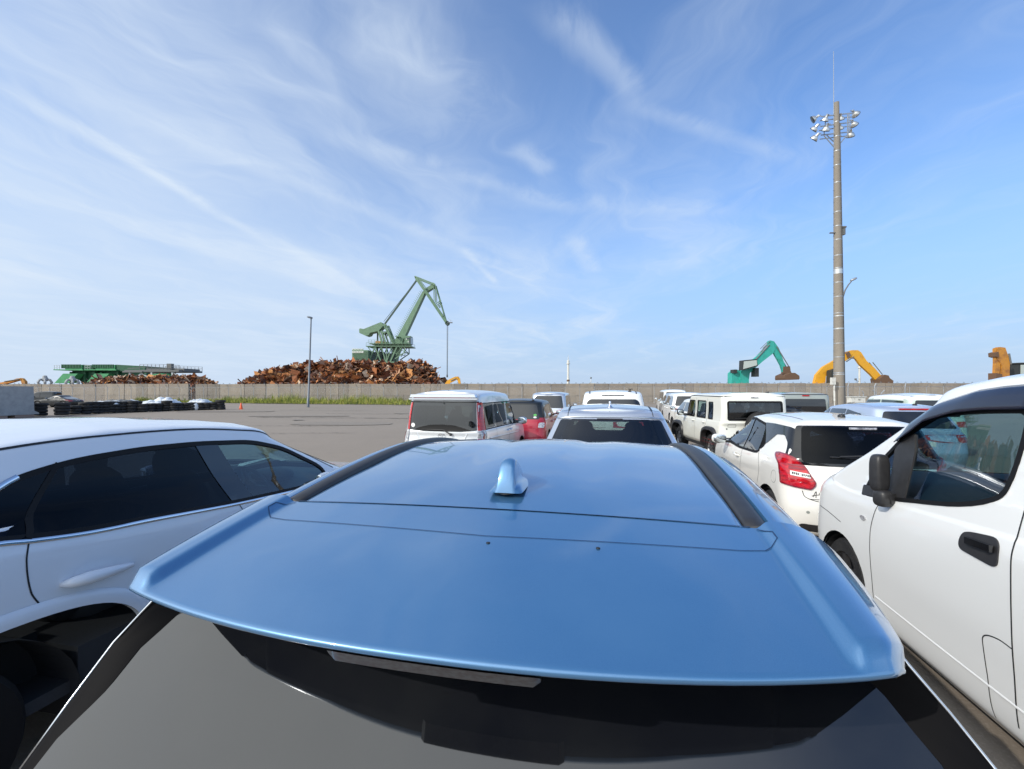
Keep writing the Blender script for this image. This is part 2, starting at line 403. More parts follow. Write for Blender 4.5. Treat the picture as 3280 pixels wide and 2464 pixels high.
class Car:
    def __init__(s, name, label, cat, loc, heading, rings, pnt, res=.03, holes=(), arches=(), solid=False, group='cars parked on the lot', far=6.0):
        s.t = thing(name, label, cat, loc, -R(heading), group); s.pnt = pnt; s.holes = holes
        rows = loft(rings, res); n = len(rows[0]); V = []; F = []
        for r_ in rows: V += r_
        for r_ in rows: V += [Vector((-p.x, p.y, p.z)) for p in r_]
        K = len(rows); half = K*n
        for k in range(K-1):
            for i in range(n-1):
                a = k*n+i; F.append((a, a+1, a+n+1, a+n)); F.append((half+a, half+a+n, half+a+n+1, half+a+1))
        s.bvh = BVHTree.FromPolygons(V, F); s.far = far
        ymid = sum(p.y for p in rings[3])/n
        keep = []; snap = {}
        hs = []
        for kind, poly in holes:
            hs.append((kind, poly, min(p[0] for p in poly), max(p[0] for p in poly), min(p[1] for p in poly), max(p[1] for p in poly)))
        for f in F:
            c = sum((V[i] for i in f), Vector())/4; nrm = (V[f[2]]-V[f[0]]).cross(V[f[3]]-V[f[1]])
            if nrm.length < 1e-12: continue
            nrm.normalize(); cut = None
            if not solid:
                for kind, poly, x0, x1, z0, z1 in hs:
                    if kind == 'side':
                        if abs(nrm.x) > .45 and x0 < c.y < x1 and z0 < c.z < z1 and inpoly(c.y, c.z, poly): cut = (1, poly); break
                    elif kind == 'rear':
                        if nrm.y < -.12 and c.y < ymid-.6 and x0 < c.x < x1 and z0 < c.z < z1 and inpoly(c.x, c.z, poly): cut = (0, poly); break
                    elif kind == 'front':
                        if nrm.y > .12 and c.y > ymid and x0 < c.x < x1 and z0 < c.z < z1 and inpoly(c.x, c.z, poly): cut = (0, poly); break
            for cy, cz, rr, ra, rn in arches:
                if abs(c.x) > .62*abs(rings[3][len(rings[3])//2].x) and c.z < 1.05 and abs((c.y-cy)/ra)**rn+abs(max(0, c.z-cz)/rr)**rn < 1:
                    cut = (1, [(cy+ra*math.copysign(abs(math.cos(R(a)))**(2/rn), math.cos(R(a))), cz+rr*math.sin(R(a))**(2/rn)) for a in range(0, 181, 4)]+[(cy-ra, -1), (cy+ra, -1)]); break
            if cut is None: keep.append(f)
            else:
                for i in f: snap[i] = cut
        used = set(i for f in keep for i in f)
        for i, (ax, poly) in snap.items():
            if i not in used: continue
            p = Vector((V[i][ax], V[i].z)); best = None
            for q0, q1 in zip(poly, poly[1:]+poly[:1]):
                q0, q1 = Vector(q0), Vector(q1); d = q1-q0; t = 0 if d.length < 1e-9 else max(0, min(1, (p-q0).dot(d)/d.length_squared)); q = q0+d*t; e = (q-p).length
                if best is None or e < best[0]: best = (e, q)
            if best[0] < res*1.6:
                V[i] = V[i].copy(); V[i][ax] = best[1].x; V[i].z = best[1].y
        bm = bmesh.new(); bv = [bm.verts.new(v) for v in V]
        for f in keep:
            try: bm.faces.new([bv[i] for i in f])
            except ValueError: pass
        bmesh.ops.remove_doubles(bm, verts=bm.verts, dist=.0006)
        bmesh.ops.delete(bm, geom=[v for v in bm.verts if not v.link_faces], context='VERTS')
        bmesh.ops.recalc_face_normals(bm, faces=bm.faces)
        cc = sum((f.normal.z*f.calc_area() for f in bm.faces if f.calc_center_median().z > .9), 0)
        if cc < 0: bmesh.ops.reverse_faces(bm, faces=bm.faces)
        bm.normal_update()
        if not solid:
            fs = list(bm.faces); mp = {}
            for v in list(bm.verts): mp[v] = bm.verts.new(v.co-v.normal*.022)
            for f in fs:
                try: nf = bm.faces.new([mp[v] for v in reversed(f.verts)]); nf.material_index = 1
                except ValueError: pass
        me = bpy.data.meshes.new('body'); bm.to_mesh(me); bm.free()
        me.materials.append(M[pnt]); me.materials.append(M['liner'])
        me.polygons.foreach_set('use_smooth', [True]*len(me.polygons))
        s.body = bpy.data.objects.new('body', me); COL.objects.link(s.body); s.body.parent = s.t
    # --- projecting onto the body from a compass direction
    def frame(s, kind):
        az = R(DIRS[kind] if isinstance(kind, str) else kind)
        return Vector((math.cos(az), math.sin(az), 0)), Vector((-math.sin(az), math.cos(az), 0))
    def hit(s, kind, a, z, off=.003):
        if kind == 'top':
            h = s.bvh.ray_cast(Vector((a, z, 5)), Vector((0, 0, -1))); D = Vector((0, 0, -1))
        else:
            S, D = s.frame(kind)
            h = s.bvh.ray_cast(S*a-D*s.far+Vector((0, 0, z)), D)
        if h[0] is None:
            q = (S*a+Vector((0, 0, z))) if kind != 'top' else Vector((a, z, 1.3))
            h = s.bvh.find_nearest(q)
        nrm = h[1]
        if nrm.dot(D) > 0: nrm = -nrm
        return h[0]+nrm*off
    def sgn(s, kind, poly):
        return [(-p[0], p[1]) for p in poly] if kind == 'left' else poly
    def patch(s, name, kind, poly, m, off=.003, parent=None, step=.06, label=None, skirt=0., hole=None):
        poly = s.sgn(kind, poly); B = dens(poly, step); nb = len(B); Hh_ = dens(s.sgn(kind, hole), step) if hole else []
        x0, x1 = min(p[0] for p in B), max(p[0] for p in B); y0, y1 = min(p[1] for p in B), max(p[1] for p in B)
        pts = [Vector(p) for p in B]; inner = inset(B, step*.4)
        nx, ny = max(1, int((x1-x0)/step)), max(1, int((y1-y0)/step))
        for i in range(1, nx):
            for j in range(1, ny):
                x, y = x0+(x1-x0)*i/nx, y0+(y1-y0)*j/ny
                if inpoly(x, y, inner): pts.append(Vector((x, y)))
        h0 = len(pts); pts += [Vector(p) for p in Hh_]; nh = len(Hh_)
        vs, es, fs, *_ = delaunay_2d_cdt(pts, [(i, (i+1) % nb) for i in range(nb)]+[(h0+i, h0+(i+1) % nh) for i in range(nh)], [], 1, 1e-6)
        if hole: fs = [f for f in fs if not inpoly(sum(vs[i].x for i in f)/len(f), sum(vs[i].y for i in f)/len(f), Hh_)]
        mb = MB(); co = [s.hit(kind, v[0], v[1], off) for v in vs]; mb.add(co, [tuple(f) for f in fs])
        if skirt:
            lo = [s.hit(kind, p[0], p[1], off-skirt) for p in B]; hi = [s.hit(kind, p[0], p[1], off) for p in B]
            mb.add(hi+lo, [(i, (i+1) % nb, nb+(i+1) % nb, nb+i) for i in range(nb)])
        o = mb.obj(name, m, parent or s.t, smooth=(50 if skirt else True), merge=.0003, label=label)
        # make the sheet face outwards
        me = o.data; D = Vector((0, 0, -1)) if kind == 'top' else s.frame(kind)[1]
        if sum(p.normal.dot(D)*p.area for p in me.polygons) > 0: me.flip_normals()
        return o
    def band(s, name, kind, poly, w, m, off=.004, parent=None, step=.05, outer=0.):
        poly = s.sgn(kind, poly); B = dens(poly, step); I = inset(B, w); O = inset(B, -outer) if outer else B; nb = len(B)
        a = [s.hit(kind, *p, off) for p in O]; b = [s.hit(kind, *p, off) for p in I]; c = [s.hit(kind, *p, off-.012) for p in O]; d = [s.hit(kind, *p, off-.02) for p in I]
        mb = MB(); q = lambda i: (i+1) % nb
        mb.add(a+b+c+d, [(i, q(i), nb+q(i), nb+i) for i in range(nb)]+[(i, 2*nb+i, 2*nb+q(i), q(i)) for i in range(nb)]+[(nb+i, nb+q(i), 3*nb+q(i), 3*nb+i) for i in range(nb)])
        return mb.obj(name, m, parent or s.t, smooth=45, merge=.0002)
    def line(s, name, kind, pts, w, m, off=.0015, parent=None, step=.04, h=None):
        pts = s.sgn(kind, pts); B = dens(crm(pts) if pts[0] != pts[-1] else pts, step, False); mb = MB(); L = []
        for i, p in enumerate(B):
            a, b = Vector(B[max(i-1, 0)]), Vector(B[min(i+1, len(B)-1)]); t = (b-a).normalized(); nn = Vector((-t.y, t.x))*w/2
            P = s.hit(kind, *p, off+(h or 0)); l = s.hit(kind, p[0]+nn.x, p[1]+nn.y, off); r_ = s.hit(kind, p[0]-nn.x, p[1]-nn.y, off)
            L.append((l, P, r_))
        n = len(L); mb.add([v for t3 in L for v in t3], [(i*3+k, i*3+k+1, i*3+k+4, i*3+k+3) for i in range(n-1) for k in (0, 1)])
        o = mb.obj(name, m, parent or s.t, smooth=True, merge=.0002); D = Vector((0, 0, -1)) if kind == 'top' else s.frame(kind)[1]
        if sum(p.normal.dot(D)*p.area for p in o.data.polygons) > 0: o.data.flip_normals()
        return o
    def window(s, kind, poly, gm, name='window', seal=.022, off=-.004, sealm='seal'):
        g = s.patch(name, kind, poly, gm, off, step=.08)
        s.band('seal', kind, poly, seal, sealm, .004, g, outer=.012)
        return g
    def wheels(s, spots, r, wid=.22, rim='rim', ty='rubber'):
        w_ = abs(max(p[0] for p in s.wpts)) if hasattr(s, 'wpts') else s.W
        for cy in spots:
            for sg in (-1, 1):
                cx = sg*(s.W-.13)
                mb = MB(); h = wid/2
                mb.lathe([(r*.62, -h*.8), (r*.66, -h), (r*.93, -h), (r, -h*.75), (r, h*.75), (r*.93, h), (r*.66, h), (r*.62, h*.8)], (cx, cy, r), 'X', 28)
                t_ = mb.obj('wheel', ty, s.t, smooth=40)
                m2 = MB(); f = sg*h*.82
                m2.lathe([(r*.63, f*.95), (r*.60, f), (r*.56, f*.7), (r*.5, f*.55)], (cx, cy, r), 'X', 28)
                for k in range(5):
                    a = 2*math.pi*k/5; c0 = Vector((cx+f*.78, cy, r)); dr = Vector((0, math.cos(a), math.sin(a)))
                    m2.beam(c0+dr*r*.05, c0+dr*r*.6, r*.20, .03, up=(1, 0, 0), w2=r*.14)
                m2.lathe([(0.001, f*.9), (r*.13, f*.85), (r*.15, f*.6)], (cx, cy, r), 'X', 14)
                m2.lathe([(r*.6, f*.1), (.01, f*.1)], (cx, cy, r), 'X', 20)
                m2.obj('rim', rim, t_, smooth=40)
    def under(s, L, W, spots, r, z0=.20, z1=.55):
        mb = MB(); ys = [.25]+sum([[c-r*1.18, c+r*1.18] for c in sorted(spots)], [])+[L-.3]
        for a, b in zip(ys[::2], ys[1::2]): mb.box((0, (a+b)/2, (z0+z1)/2), (2*W-.10, b-a, z1-z0))
        for c in spots:
            mb.box((0, c, (z0+z1)/2+.05), (2*W-.62, r*2.36, z1-z0))
            for sg in (-1, 1):
                n = 14; r2 = r*1.2; ring_ = []
                for k in range(n+1):
                    a = math.pi*k/n; ring_.append((c+r2*math.cos(a), r*.9+r2*math.sin(a)))
                x0, x1 = sg*(W-.32), sg*(W-.035)
                vs = [Vector((x0, y, z)) for y, z in ring_]+[Vector((x1, y, z)) for y, z in ring_]
                mb.add(vs, [(k, k+1, n+2+k, n+1+k) for k in range(n)])
                mb.add([vs[k] for k in range(n+1)], [tuple(range(n+1))])
        mb.obj('underbody', 'liner', s.t)
    def interior(s, L, W, seat_y, dash_y, belt, floor=.35, rows=2, rhd=True, mm='cabin', wheel=True, hrz=.28):
        mb = MB()
        mb.box((0, (seat_y[-1]+dash_y)/2-.2, floor), (2*W-.2, dash_y-seat_y[-1]+.9, .06))
        for r_, y in enumerate(seat_y):
            for x in ((-.36, .36) if r_ == 0 else (-.42, 0, .42)):
                wd = .25 if r_ == 0 else .20
                mb.ellipsoid((x, y+.22, floor+.22), (wd, .27, .12), 12, 8, .55)
                mb.ellipsoid((x, y-.10, belt-.12), (wd*.95, .09, .36), 12, 8, .6, Matrix.Rotation(R(14), 3, 'X'))
                if x != 0 or r_ == 0: mb.ellipsoid((x, y-.20, belt+hrz), (.13, .055, .10), 12, 8, .7)
                mb.tube([(x-.05, y-.17, belt+.10), (x-.05, y-.2, belt+.25)], .008, 6); mb.tube([(x+.05, y-.17, belt+.10), (x+.05, y-.2, belt+.25)], .008, 6)
        mb.obj('seats', mm, s.t, smooth=50)
        d = MB(); d.prism(rp([(0, belt-.42), (0, belt-.10), (.10, belt-.01), (.55, belt+.02), (.75, belt-.05), (.7, belt-.42)], .08), (2*W-.22, 0, 0), (0, dash_y, 0), (0, 1, 0))
        sx_ = .36 if rhd else -.36
        d.ellipsoid((sx_, dash_y+.10, belt+.02), (.19, .14, .06), 12, 8, .8)
        d.box((0, dash_y-.01, belt-.0), (.26, .02, .16))
        d.obj('dashboard', mm, s.t, smooth=40)
        if wheel:
            q = MB(); rot = Matrix.Rotation(R(-66), 3, 'X'); c = Vector((sx_, dash_y-.17, belt-.03))
            q.tube([c+rot @ Vector((.185*math.cos(2*math.pi*k/24), .185*math.sin(2*math.pi*k/24), 0)) for k in range(25)], .016, 8)
            q.ellipsoid(c, (.075, .055, .03), 10, 6, 1, rot)
            for a in (0, 180, 270): q.beam(c, c+rot @ Vector((.18*math.cos(R(a)), .18*math.sin(R(a)), 0)), .03, .015)
            q.tube([c, c+Vector((0, .25, -.1))], .03, 8)
            q.obj('steering_wheel', mm, s.t, smooth=50)
    def rear_view_mirror(s, y, z):
        mb = MB(); mb.ellipsoid((0, y, z), (.12, .02, .035), 12, 8, .6); mb.tube([(0, y, z), (0, y+.05, z+.06)], .012, 6); mb.obj('rear_view_mirror', 'cabin', s.t, smooth=50)
    def door_mirror(s, side, y, z, out=.17, size=(.10, .07, .075), m=None, arm='trim_black'):
        sg = 1 if side == 'right' else -1; p = s.hit(side, (y if sg > 0 else -y), z-.05, 0); c = p+Vector((sg*out, -.02, .05))
        mb = MB(); mb.ellipsoid(c, size, 16, 10, .72); o = mb.obj('door_mirror', m or s.pnt, s.t, smooth=60)
        a = MB(); a.beam(p-Vector((sg*.03, 0, 0)), c-Vector((sg*size[0]*.4, 0, size[2]*.5)), .06, .035); a.obj('mirror_arm', arm, o)
        g = MB(); g.ellipsoid(c-Vector((0, size[1]*.86, 0)), (size[0]*.86, .012, size[2]*.84), 16, 8, .72); g.obj('mirror_glass', 'mirror_face', o, smooth=60)
        return o
    def handle(s, side, y, z, L=.2, m=None, rise=.02):
        sg = 1 if side == 'right' else -1; H_ = lambda yy, zz, off: s.hit(side, sg*yy, zz, off)
        c = [H_(y-L/2, z-rise/2, .0), H_(y-L/2+.03, z-rise/2+.003, .035), H_(y, z, .045), H_(y+L/2-.03, z+rise/2, .035), H_(y+L/2, z+rise/2, .0)]
        mb = MB(); mb.tube(c, [.010, .014, .016, .014, .010], 10); return mb.obj('door_handle', m or s.pnt, s.t, smooth=True)
def shape(L, W, Hh, belt=.98, hood=.88, cowl=None, wind=None, roof_r=.30, glass_r=.10, tumble=.12, crown=.03, drop_r=.05, drop_f=.08,
          belt_rear=None, nr=3., nf=2.6, cr=.30, cf=.45, sill=.24, bow=.03, box=1.0, n=(12, 40, 24), belt_tab=None, roof_tab=None, edge=.09, cfw=.30, noseh=None, nrg=None):
    cowl = cowl or L-1.05; wind = wind or L-1.75; belt_rear = belt_rear or belt; nrg = nrg or nr
    bt = belt_tab or [(0, belt_rear), (cowl, belt)]
    yc = cowl-.02
    def fz(zs, zf): return [(a, b+zs) for a, b in bt]+[(L-.35, hood+zf), (L, hood+zf-.04)]
    mid = (roof_r+wind)/2; span = (wind-roof_r)/2
    rt = roof_tab or [(roof_r+span*2*i/12, Hh-(drop_r if i < 5 else drop_f)*((i-5)/(5 if i < 5 else 7))**2) for i in range(13)]
    def rz(o): return [(a, b+o) for a, b in rt]
    o = dict(nr=nr, nf=nf, cr=cr, n=n, bow=bow)
    g = dict(nr=nrg, nf=nf, cr=cr*.8, n=n, bow=bow*1.2)
    Wt = W-tumble
    return [ring(W*.90, .16, L-.16, sill-.04, cf=cf, ycow=yc, **o), ring(W*.97, .06, L-.05, sill+.04, cf=cf, ycow=yc, **o),
            ring(W*.995, .0, L, .50, cf=cf, ycow=yc, **o), ring(W, .02, L-.01, .68, cf=cf, ycow=yc, **o),
            ring(W*.985, .05, L-.05, fz(-.10, -.12), cf=cf, ycow=yc, **o), ring(W*.965, glass_r-.02, L-.17, fz(-.015, -.01), cf=cf, ycow=yc, **o),
            ring(W*.95, glass_r, cowl, [(a, b+.02) for a, b in bt]+[(cowl, belt+.04)], cf=cfw, **g),
            ring(W*.95-tumble*.45, glass_r*.45+roof_r*.55-.03, cowl*.5+wind*.5+.04, [(a, (belt+b)/2+.0) for a, b in rz(-edge)], cf=cfw, **g),
            ring(Wt*.97, roof_r-.01, wind+.02, rz(-edge), cf=cfw, **g), ring(Wt*.93, roof_r+.03, wind-.03, rz(-edge*.40), cf=cfw, **g),
            ring(Wt*.82, roof_r+.08, wind-.08, rz(-edge*.12), cf=cfw, **g),
            *[ring(max(Wt*f, .0001), roof_r+.08+.02*(1-f), wind-.08-.02*(1-f), rz(crown*q), nr=nrg, nf=nf, n=n, bow=bow, cr=max(.02, cr*.8*f), cf=max(.02, cfw*f)) for f, q in ((.62, .40), (.42, .70), (.21, .92), (0, 1.))]]

# ================================================================== LARGE STRUCTURE: ground, wall, fence
mat('asphalt', (.225, .188, .150), .9, n1=[(.12, (.255, .214, .172), .35, .65), (2.2, (.18, .158, .135), .55, .8, (1, 3, 1)), (60, (.31, .275, .235), .5, .75)], bump=(150, .35, .006))
mat('soil', (.16, .13, .08), .95, n1=(1.5, (.10, .10, .045), .4, .6))
mat('concrete', (.275, .232, .188), .9, n1=[(.6, (.215, .183, .147), .42, .66, (1, 1, .35)), (2.5, (.15, .125, .10), .60, .82, (1, 1, .12)), (9, (.30, .265, .215), .55, .8)], bump=(20, .3, .01), rand=[(1, 1, 1), (.88, .88, .89), (1.07, 1.06, 1.03), (.80, .80, .80), (.95, .94, .92), (1.12, 1.11, 1.08)])
mat('concrete_grey', (.36, .37, .37), .85, n1=[(3, (.28, .29, .295), .4, .65), (40, (.42, .43, .43), .5, .7)], bump=(30, .5, .01))
mat('concrete_pole', (.25, .222, .185), .85, n1=[(1.2, (.20, .178, .15), .4, .65, (1, 1, .3)), (14, (.29, .26, .22), .5, .8)])
mat('joint', (.045, .038, .032), .9)
mat('crack', (.035, .032, .03), .95)
mat('galv', (.42, .44, .46), .45, .6, n1=(5, (.33, .35, .37), .4, .7))
mat('galv_dark', (.16, .18, .21), .5, .5)
mat('rope', (.10, .11, .12), .7)

mb = MB(); n = 60
xs = [-2500, -600, -200]+[-100+200*i/40 for i in range(41)]+[200, 600, 2500]; ys = [-300, -60]+[-20+140*i/30 for i in range(31)]+[250, 700, 2600]
gv = [(x, y, (0.03*math.sin(x*.21+1)*math.sin(y*.17) if abs(x) < 90 and 8 < y < 100 else 0)) for y in ys for x in xs]
mb.add(gv, [(j*len(xs)+i, j*len(xs)+i+1, (j+1)*len(xs)+i+1, (j+1)*len(xs)+i) for j in range(len(ys)-1) for i in range(len(xs)-1)])
structure(mb.obj('ground', 'asphalt'))
mat('asphalt_patch', (.215, .186, .155), .92, n1=(3, (.245, .212, .176), .4, .7), bump=(150, .3, .005))
mat('oil_stain', (.10, .092, .082), .7, n1=(2, (.16, .145, .125), .4, .6))
rn = random.Random(77)
for k, (x, y, a, b, m_) in enumerate(((-9, 24, 2.6, 1.1, 'asphalt_patch'), (-14.5, 31, 3.4, .8, 'asphalt_patch'), (-6, 35, 3.0, 1.2, 'asphalt_patch'), (-12.5, 26.5, .35, .25, 'oil_stain'), (-24, 38, 4.0, 1.0, 'asphalt_patch'), (2.0, 44, 5.0, 1.0, 'asphalt_patch'))):
    mb = MB(); v = []
    for q in range(22):
        t = 2*math.pi*q/22; e = .55 if m_ == 'asphalt_patch' else 1.0; r_ = rn.uniform(.93, 1.05) if e < 1 else rn.uniform(.7, 1.2)
        xx = x+a*r_*math.copysign(abs(math.cos(t))**e, math.cos(t)); yy = y+b*r_*math.copysign(abs(math.sin(t))**e, math.sin(t)); v.append((xx, yy, .03*math.sin(xx*.21+1)*math.sin(yy*.17)+.018+.002*k))
    mb.add(v, [tuple(range(22))]); structure(mb.obj('asphalt_repair' if e < 1 else 'asphalt_stain', m_))
# cracks in the asphalt
def crack(x0, y0, x1, y1, w, seed):
    rn = random.Random(seed); P = []; n = 46
    for i in range(n+1):
        t = i/n; P.append((x0+(x1-x0)*t, y0+(y1-y0)*t+rn.uniform(-.10, .10)))
    mb = MB(); v = []
    for x, y in P:
        ww = w*rn.uniform(.25, 1.2); z = .03*math.sin(x*.21+1)*math.sin(y*.17)+.028 if abs(x) < 90 and 8 < y < 100 else .028
        v += [(x, y-ww, z), (x, y+ww, z)]
    mb.add(v, [(2*i, 2*i+2, 2*i+3, 2*i+1) for i in range(n)]); structure(mb.obj('asphalt_crack', 'crack'))
crack(-16.5, 29.3, -3.5, 28.0, .10, 1); crack(-14, 34, -8, 33.2, .06, 2); crack(-15.5, 22.5, -8.5, 22.2, .035, 3); crack(-21, 40.5, -12, 39, .06, 4); crack(-13, 18.4, -6.5, 18.9, .025, 5)

WA, WB = Vector((-92, 74, 0)), Vector((86, 56, 0)); WD = (WB-WA).normalized(); WN = Vector((WD.y, -WD.x, 0))     # WN faces the camera
def wallpt(px, off=0):
    a = (px-1640)/1450; A = WA+WN*off; s_ = (a*A.y-A.x)/(WD.x-a*WD.y); return A+WD*s_, s_
def wall_run(name, label, s0, s1, h0, seed):
    root = thing(name, label, 'wall', WA+WD*s0, math.atan2(WD.y, WD.x)); rn = random.Random(seed)
    mb = MB(); L = s1-s0; x = 0; jt = MB(); lp = MB(); cp = MB()
    while x < L-.3:
        w_ = min(L-x, 2.0 if rn.random() < .7 else 1.5); hh = h0+rn.uniform(-.03, .03); dy = rn.uniform(-.05, .05)
        mb.prism([(x+.02, 0), (x+w_-.02, 0), (x+w_-.02, hh), (x+.02, hh)], (0, .30, 0), (0, .15+dy, 0), (1, 0, 0), (0, 0, 1))
        jt.box((x+w_, .17, h0/2-.04), (rn.choice((.06, .08, .13)), .20, h0-.10))
        for q in (.25, .75):
            c = Vector((x+w_*q, .16, hh-.02)); lp.tube([c+Vector((.10*math.cos(R(a)), 0, .19*max(0, math.sin(R(a))))) for a in range(0, 181, 30)], .022, 5)
        x += w_
    mb.obj('panels', 'concrete', root); jt.obj('joints', 'joint', root); lp.obj('lifting_loops', 'galv_dark', root)
    return root
s_gap0 = wallpt(604)[1]; s_gap1 = wallpt(626)[1]
wall_run('concrete_wall', 'long brown grey precast concrete panel wall behind the fence and parked cars', s_gap1, (WB-WA).length, 2.72, 3)
wall_run('concrete_wall', 'shorter left run of concrete panel wall left of the rusty gap, below the green hoppers', -8, s_gap0, 2.76, 5)

# chain-link fence in front of the wall
FA = WA+WN*1.3; FL = (WB-WA).length
mesh_m = bpy.data.materials.new('chain_link'); mesh_m.use_nodes = True; M['chain_link'] = mesh_m
nt = mesh_m.node_tree; b_ = nt.nodes['Principled BSDF']; b_.inputs['Base Color'].default_value = (.42, .43, .43, 1); b_.inputs['Roughness'].default_value = .5
tcn = nt.nodes.new('ShaderNodeTexCoord'); mp = nt.nodes.new('ShaderNodeMapping'); mp.inputs['Rotation'].default_value = (0, R(45), 0); nt.links.new(tcn.outputs['Object'], mp.inputs[0])
sp = nt.nodes.new('ShaderNodeSeparateXYZ'); nt.links.new(mp.outputs[0], sp.inputs[0]); vals = []
for o_ in (sp.outputs[0], sp.outputs[2]):
    a_ = nt.nodes.new('ShaderNodeMath'); a_.operation = 'PINGPONG'; a_.inputs[1].default_value = .03; nt.links.new(o_, a_.inputs[0])
    c_ = nt.nodes.new('ShaderNodeMath'); c_.operation = 'LESS_THAN'; c_.inputs[1].default_value = .0022; nt.links.new(a_.outputs[0], c_.inputs[0]); vals.append(c_.outputs[0])
mx_ = nt.nodes.new('ShaderNodeMath'); mx_.operation = 'MAXIMUM'; nt.links.new(vals[0], mx_.inputs[0]); nt.links.new(vals[1], mx_.inputs[1]); nt.links.new(mx_.outputs[0], b_.inputs['Alpha'])
root = thing('chain_link_fence', 'galvanised chain-link fence with outward bent posts and barbed wire before the concrete wall', 'fence', FA, math.atan2(WD.y, WD.x))
mb = MB(); n = int(FL/2.0)
for wires in (2.36, 2.48, 2.60):
    k = (wires-2.25)*1.05
    mb.tube([(0, -k, wires), (FL, -k, wires)], .006, 4)
mb.obj('barbed_wire', 'galv', root)
mb = MB(); mb.tube([(0, 0, 2.24), (FL, 0, 2.24)], .028, 6); mb.tube([(0, 0, .08), (FL, 0, .08)], .02, 6); mb.obj('rail', 'galv', root)
mb = MB(); mb.add([(0, 0, .05), (FL, 0, .05), (FL, 0, 2.24), (0, 0, 2.24)], [(0, 1, 2, 3)]); mb.obj('mesh', 'chain_link', root)
for i in range(n+1):
    x = min(i*2.0, FL); mb = MB(); mb.tube([(x, 0, 0), (x, 0, 2.28), (x, -.38, 2.70)], .032, 6)
    if i < 100: mb.obj('post', 'galv', root)

# grass and weeds along the fence
mat('grass_blades', (.20, .22, .035), .7, rand=[(.26, .30, .035), (.36, .36, .05), (.19, .25, .03), (.44, .41, .09), (.30, .34, .045), (.46, .41, .14)])
mat('grass_blades_b', (.13, .19, .03), .7, rand=[(.11, .17, .025), (.18, .22, .03), (.09, .14, .02), (.22, .23, .05)])
rn = random.Random(11)
def tuft(mb, p, h, k, lean=.35, w=.035):
    for _ in range(k):
        a = rn.uniform(0, 6.28); q = Vector((math.cos(a), math.sin(a), 0)); s_ = Vector((-q.y, q.x, 0)); hh = h*rn.uniform(.5, 1.15); b0 = p+q*rn.uniform(0, .12)
        m1 = b0+Vector((0, 0, hh*.6))+q*lean*hh*.3; tip = b0+Vector((0, 0, hh))+q*lean*hh*rn.uniform(.4, 1.3)
        mb.add([b0-s_*w*.5, b0+s_*w*.5, m1+s_*w*.4, tip, m1-s_*w*.4], [(0, 1, 2, 4), (4, 2, 3)])
mb = MB(); mb2 = MB()
for i in range(5200):
    s0 = rn.uniform(0, 1); L0, L1 = wallpt(420)[1], wallpt(1500)[1]; s1 = L0+(L1-L0)*s0; edge = interp([(0, 1.2), (.12, 2.2), (.4, 5.5), (1, 11.5)], s0)
    depth = rn.uniform(0, 1); off = 1.0+depth*edge; dens_ = math.sin(s1*.9)*math.sin(s1*.37+1)+math.sin(s1*2.3)*.5
    if rn.random() < .25-.2*dens_ and depth < .8: continue
    p = WA+WD*s1+WN*off; h = (.36+.50*max(0, dens_+.6)*rn.random())*(1.0 if depth < .85 else .55); h *= 1.3 if s0 > .35 else .75
    tuft(mb if rn.random() < .6 else mb2, p, h, 6 if depth < .9 else 4)
for i in range(46):     # tall weeds
    s1 = wallpt(rn.uniform(520, 1480))[1]; tuft(mb2, WA+WD*s1+WN*rn.uniform(1.1, 2.2), rn.uniform(.8, 1.35), 7, .25, .05)
stuff(mb.obj('roadside_grass', 'grass_blades'), 'yellow green dry grass along the foot of the fence', 'grass')
stuff(mb2.obj('roadside_weeds', 'grass_blades_b'), 'darker green taller weeds among the grass at the fence', 'weeds')
mb = MB(); L0, L1 = wallpt(420)[1], wallpt(1540)[1]; v = []
for i in range(41):
    s1 = L0+(L1-L0)*i/40; e = interp([(0, 1.4), (.12, 2.4), (.4, 5.8), (1, 12)], i/40)+math.sin(i*1.7)*.25; v += [WA+WD*s1+WN*.0+Vector((0, 0, .034)), WA+WD*s1+WN*(1+e)+Vector((0, 0, .034))]
mb.add(v, [(2*i, 2*i+1, 2*i+3, 2*i+2) for i in range(40)]); structure(mb.obj('verge', 'soil'))

# ================================================================== CARS
C_ = {}
def emblem(car, kind, a, z, rx, rz, name='emblem', m='chrome'):
    root = None; mb = MB()
    def loop(cx, cz, ra, rb, w_):
        P = [car.hit(kind, cx+ra*math.cos(t*math.pi/12), cz+rb*math.sin(t*math.pi/12), .006) for t in range(25)]; mb.tube(P, w_, 6)
    loop(a, z, rx, rz, .0045); loop(a, z+rz*.36, rx*.66, rz*.30, .0036); loop(a, z+rz*.02, rx*.26, rz*.74, .0036)
    return mb.obj(name, m, car.t, smooth=50)
def wiper(car, x0, z0, x1, z1, m='trim_black'):
    mb = MB(); p = car.hit('rear', x0, z0, .035); q = car.hit('rear', x1, z1, .045); mid = car.hit('rear', x0+(x1-x0)*.32, z0+(z1-z0)*.8+.012, .055)
    mb.tube([p, mid, q], [.014, .011, .007], 8); mb.ellipsoid(p, (.028, .03, .028), 10, 8)
    q0 = car.hit('rear', x0+(x1-x0)*.25, z1-.004, .02); mb.tube([q0, car.hit('rear', (x0*.4+x1*.6), z1-.004, .02), car.hit('rear', x1+(x1-x0)*.25, z1+.0, .02)], .008, 6)
    return mb.obj('rear_wiper', m, car.t, smooth=50)

